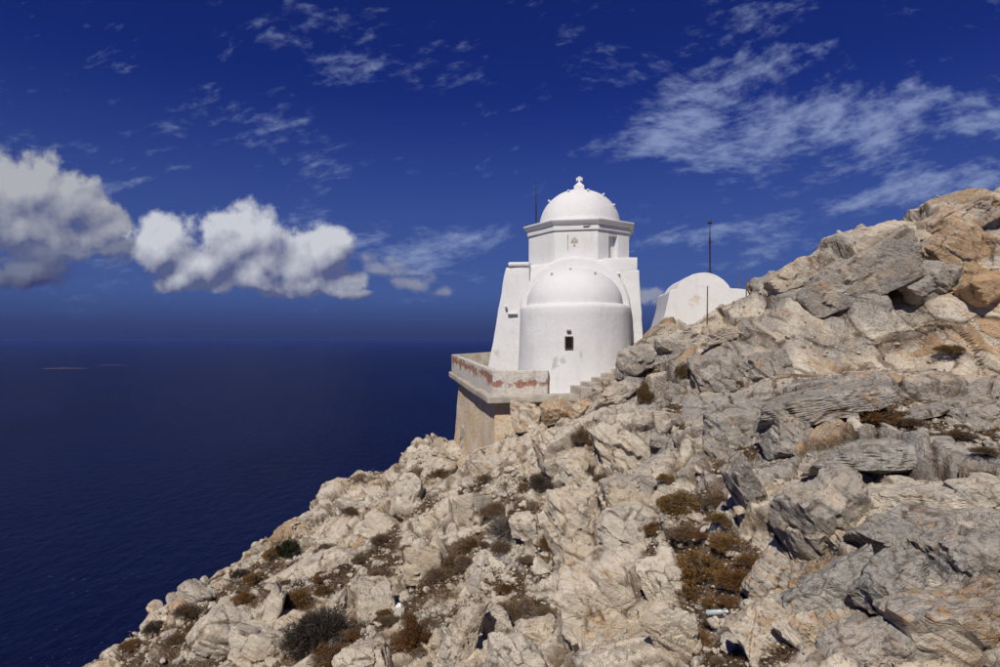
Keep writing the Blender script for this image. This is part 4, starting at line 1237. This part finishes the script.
SH = {}
for j, (kd, nl, ll, lw, nt) in enumerate((('dark', 12000, 0.085, 0.0055, 320), ('rust', 9000, 0.06, 0.011, 140), ('ochre', 9000, 0.06, 0.011, 140), ('olive', 9000, 0.065, 0.011, 160),
                                          ('green', 8000, 0.06, 0.013, 100), ('brown', 6500, 0.09, 0.008, 260), ('grey', 1500, 0.16, 0.006, 460), ('yellow', 2200, 0.06, 0.020, 90))):
    SH[kd] = []
    for v_ in range(2):
        lf, tw = shrub_meshes(700 + j * 10 + v_, nl, ll, lw, nt); lf.materials.append(LEAF[kd]); SH[kd].append((lf, tw))
G = 'dry cushion shrubs scattered between the rocks'
SHRUBS = [  # x, y (base centre), half width px, height ratio, kind, label
    (322, 640, 37, 0.95, 'dark', 'large dark grey twiggy bush among pale boulders'),
    (336, 662, 23, 0.9, 'rust', 'rust brown shrub growing against the large dark bush'),
    (298, 603, 19, 0.8, 'ochre', 'ochre cushion shrub above the large dark bush'),
    (288, 551, 13, 1.2, 'green', 'dark green shrub on the skyline of the left slope'),
    (411, 645, 20, 1.5, 'rust', 'bright orange brown shrub beside the white scree'),
    (541, 485, 12, 0.95, 'dark', 'round dark cushion shrub on the cream rocks below the terrace'),
    (582, 440, 11, 1.2, 'brown', 'brown tuft growing on the broad cream limestone block'),
    (680, 508, 24, 0.8, 'olive', 'olive brown shrub on the earth above the wide ochre shrub'),
    (702, 574, 30, 0.8, 'ochre', 'wide ochre shrub beside the pale pointed slab'),
    (737, 582, 20, 0.7, 'rust', 'reddish brown dry shrub below the split grey rock face'),
    (690, 536, 22, 0.6, 'brown', 'dry brown tangle between the olive and ochre shrubs'),
    (518, 615, 27, 0.6, 'brown', 'low wide brown brush beside the jointed cream buttress'),
    (545, 617, 12, 0.9, 'brown', 'small upright brown tuft at the foot of the jointed cream buttress'),
    (508, 532, 22, 0.8, 'grey', 'greyish dry scrub next to the warm cream boulder'),
    (494, 512, 14, 0.8, 'brown', G), (470, 548, 16, 0.6, 'brown', G),
    (648, 398, 10, 2.2, 'olive', 'tall olive shrub left of the upright pale stone'),
    (684, 374, 10, 1.3, 'olive', 'olive shrub right of the upright pale stone'),
    (666, 422, 16, 0.7, 'brown', G), (735, 640, 20, 0.7, 'grey', 'pale grey leafless shrub beside the plastic bottle'),
    (876, 420, 22, 0.6, 'rust', 'rusty dry brush under the undercut boulder'), (910, 424, 14, 0.5, 'brown', G), (884, 610, 14, 0.8, 'rust', 'rusty moss like shrub in a gap between grey rocks'),
    (240, 575, 8, 0.9, 'dark', G), (155, 628, 11, 0.7, 'dark', G), (186, 612, 13, 0.6, 'brown', G), (326, 552, 11, 0.9, 'brown', G), (350, 512, 8, 0.8, 'brown', G), (252, 580, 9, 0.8, 'ochre', G),
    (432, 462, 8, 0.8, 'green', G), (446, 464, 7, 1.0, 'dark', G), (440, 474, 9, 0.7, 'olive', G), (412, 552, 14, 0.5, 'brown', G), (382, 540, 12, 0.5, 'brown', G), (440, 575, 16, 0.5, 'brown', G), (490, 470, 10, 0.6, 'brown', G),
    (780, 634, 9, 0.8, 'yellow', 'small yellow flowering tuft on rusty earth'), (768, 645, 12, 0.6, 'rust', G), (912, 256, 16, 0.35, 'brown', 'flat brown shrub clinging to a crack high on the crag'), (902, 296, 9, 1.6, 'ochre', 'straw coloured grass tuft in a cleft of the grey crag'),
    (974, 296, 12, 0.8, 'dark', 'dark brown shrub in the cleft of the orange crag'), (950, 350, 13, 0.5, 'olive', 'low olive plant at the foot of the crag'), (960, 436, 16, 0.5, 'brown', G), (985, 452, 13, 0.5, 'brown', G), (720, 452, 12, 0.6, 'brown', G), (590, 470, 8, 0.7, 'brown', G),
    (700, 640, 15, 0.5, 'rust', G), (215, 612, 11, 0.5, 'brown', G), (300, 566, 10, 0.5, 'brown', G), (500, 548, 12, 0.5, 'brown', G), (545, 545, 9, 1.3, 'rust', G), (130, 645, 10, 0.5, 'rust', G), (175, 640, 10, 0.5, 'brown', G), (270, 612, 8, 0.6, 'brown', G),
    (655, 530, 15, 0.6, 'ochre', G), (672, 566, 16, 0.5, 'rust', G), (727, 545, 17, 0.6, 'ochre', G), (748, 562, 13, 0.6, 'rust', G), (690, 592, 15, 0.5, 'rust', G), (716, 502, 15, 0.6, 'brown', G), (712, 604, 12, 0.5, 'ochre', G), (665, 480, 9, 0.8, 'ochre', G), (718, 520, 13, 0.6, 'olive', G), (755, 592, 10, 0.6, 'rust', G), (600, 480, 8, 0.9, 'brown', G), (395, 520, 8, 0.8, 'olive', G), (360, 560, 9, 0.6, 'brown', G), (455, 560, 11, 0.5, 'brown', G), (525, 560, 9, 0.5, 'brown', G),
]
rs = np.random.default_rng(99)
n_ex = 64
wl = np.clip(A_SOIL - 0.25, 0, 1) * np.where(P1[:, 0] < 1.5, 1.0, 0.5)
for k in sample(n_ex, wl * (P1[:, 1] < 26)):
    if not (90 < pxs[k] < 995 and 380 < pys[k] < 662): continue
    SHRUBS.append((float(pxs[k]), float(pys[k]), float(rs.uniform(5, 11)), float(rs.uniform(0.45, 0.9)), ['brown', 'brown', 'rust', 'brown', 'rust', 'ochre'][int(rs.integers(6))], G))
P2pick = pick1
for (px, py, r, hr, kd, lab) in SHRUBS:
    k = P2pick(px, py, 3.0); p = P1[k]; d = deps[k]; rad_ = 1.18 * r / F * d
    lf, tw = SH[kd][int(rs.integers(2))]
    c = at(px, py, p[1] - 0.02)
    o = empty('shrub', (c.x, c.y, c.z - 0.12 * rad_ * hr), rs.uniform(0, 6.28)); o.scale = (rad_, rad_, rad_ * hr * 1.15)
    tag(o, lab, 'shrub', G if lab == G else ('low dry brush' if lab.startswith('low dry brown') else None))
    if lab == G:
        cand = sorted(((o.location - q).length, q.z - o.location.z, s_) for q, s_ in NEARBY)
        dst_, dz_, s_ = cand[0]
        zone = ('downhill of ' if dz_ > 0.45 else 'uphill of ' if dz_ < -0.45 else 'beside ') + s_
        what = {'dark': 'small dark cushion shrub', 'brown': 'small dry brown tuft', 'rust': 'small rusty shrub', 'ochre': 'small ochre shrub', 'olive': 'small olive brown shrub', 'green': 'small green shrub'}[kd]
        sz_ = 'tiny' if r < 7 else 'small' if r < 9.5 else 'bushy'
        o['label'] = what.replace('small', sz_) + (' lying flat ' if hr < 0.58 else ' ') + zone
    link('foliage', lf, None, o); link('twig', tw, None, o)

# dry litter and grass on the earth patches
n = 60000
ids = sample(n, np.clip(A_SOIL - 0.35, 0, 1) + 0.003)
b0 = P1[ids] + rs.normal(0, 0.02, (n, 3)); b0[:, 2] = P1[ids][:, 2] - 0.004
L_ = (rs.uniform(2, 7, n) / F * deps[ids])[:, None]
dv = rs.normal(0, 1, (n, 3)); dv[:, 2] = np.abs(dv[:, 2]) * 0.75; dv /= np.linalg.norm(dv, axis=1)[:, None]
V, Fq = strips(b0, b0 + dv * L_, rs.uniform(0.18, 0.4, n) / F * deps[ids], rs)
o = link('dry_litter', np_mesh('dry_litter', V, Fq, False, {'tone': np.repeat(rs.random(n), 4)}), make_leaf('litter', (0.055, 0.032, 0.018), (0.20, 0.135, 0.08)))
tag(o, 'brown dry grass and twig litter on earth patches', 'litter', kind='stuff')

# ------------------------------------------------------------------ litter
def place(px, py): return at(px, py, P1[pick1(px, py, 3.0)][1] - 0.04)


m, t, b = new_mat('clear_plastic'); M_PL = m
b.inputs['Base Color'].default_value = (0.50, 0.60, 0.63, 1); b.inputs['Roughness'].default_value = 0.22; b.inputs['Transmission Weight'].default_value = 0.35
bt = empty('plastic_bottle', tuple(at(716, 612, P1[pick1(716, 616, 3.0)][1] - 0.16))); tag(bt, 'crumpled pale blue plastic bottle lying on earth', 'bottle')
bt.rotation_euler = (R(78), R(18), R(68)); bt.scale = (0.72,) * 3
bm = lathe([(0, 0), (0.026, 0.004), (0.032, 0.02), (0.030, 0.06), (0.033, 0.10), (0.029, 0.13), (0.032, 0.16), (0.024, 0.20), (0.013, 0.225), (0.013, 0.245)], 14)
for q in bm.verts: q.co.x *= 0.8; q.co.z -= 0.12
link('bottle_body', bm_mesh('bottle_body', bm, True), M_PL, bt)
M_CAP = make_plain('white_cap', (0.7, 0.7, 0.7), (0.8, 0.8, 0.8), 5, 0.5, 0)
bm = bmesh.new(); bm_tube(bm, (0, 0, 0.118), (0, 0, 0.142), 0.016, 12); link('cap', bm_mesh('cap', bm), M_CAP, bt)
pb = at(399, 607, P1[pick1(399, 607, 3.0)][1] - 0.25)
bm = bmesh.new(); bmesh.ops.create_icosphere(bm, subdivisions=3, radius=0.5); me = bm_mesh('plastic_bag', bm, False)
wobble(me, 0.35, 2.2, 5); wobble(me, 0.12, 7, 6)
o = link('plastic_bag', me, M_CAP, None, tuple(pb)); o.scale = (0.13, 0.10, 0.12); tag(o, 'crumpled white plastic bag caught behind the orange shrub', 'bag')
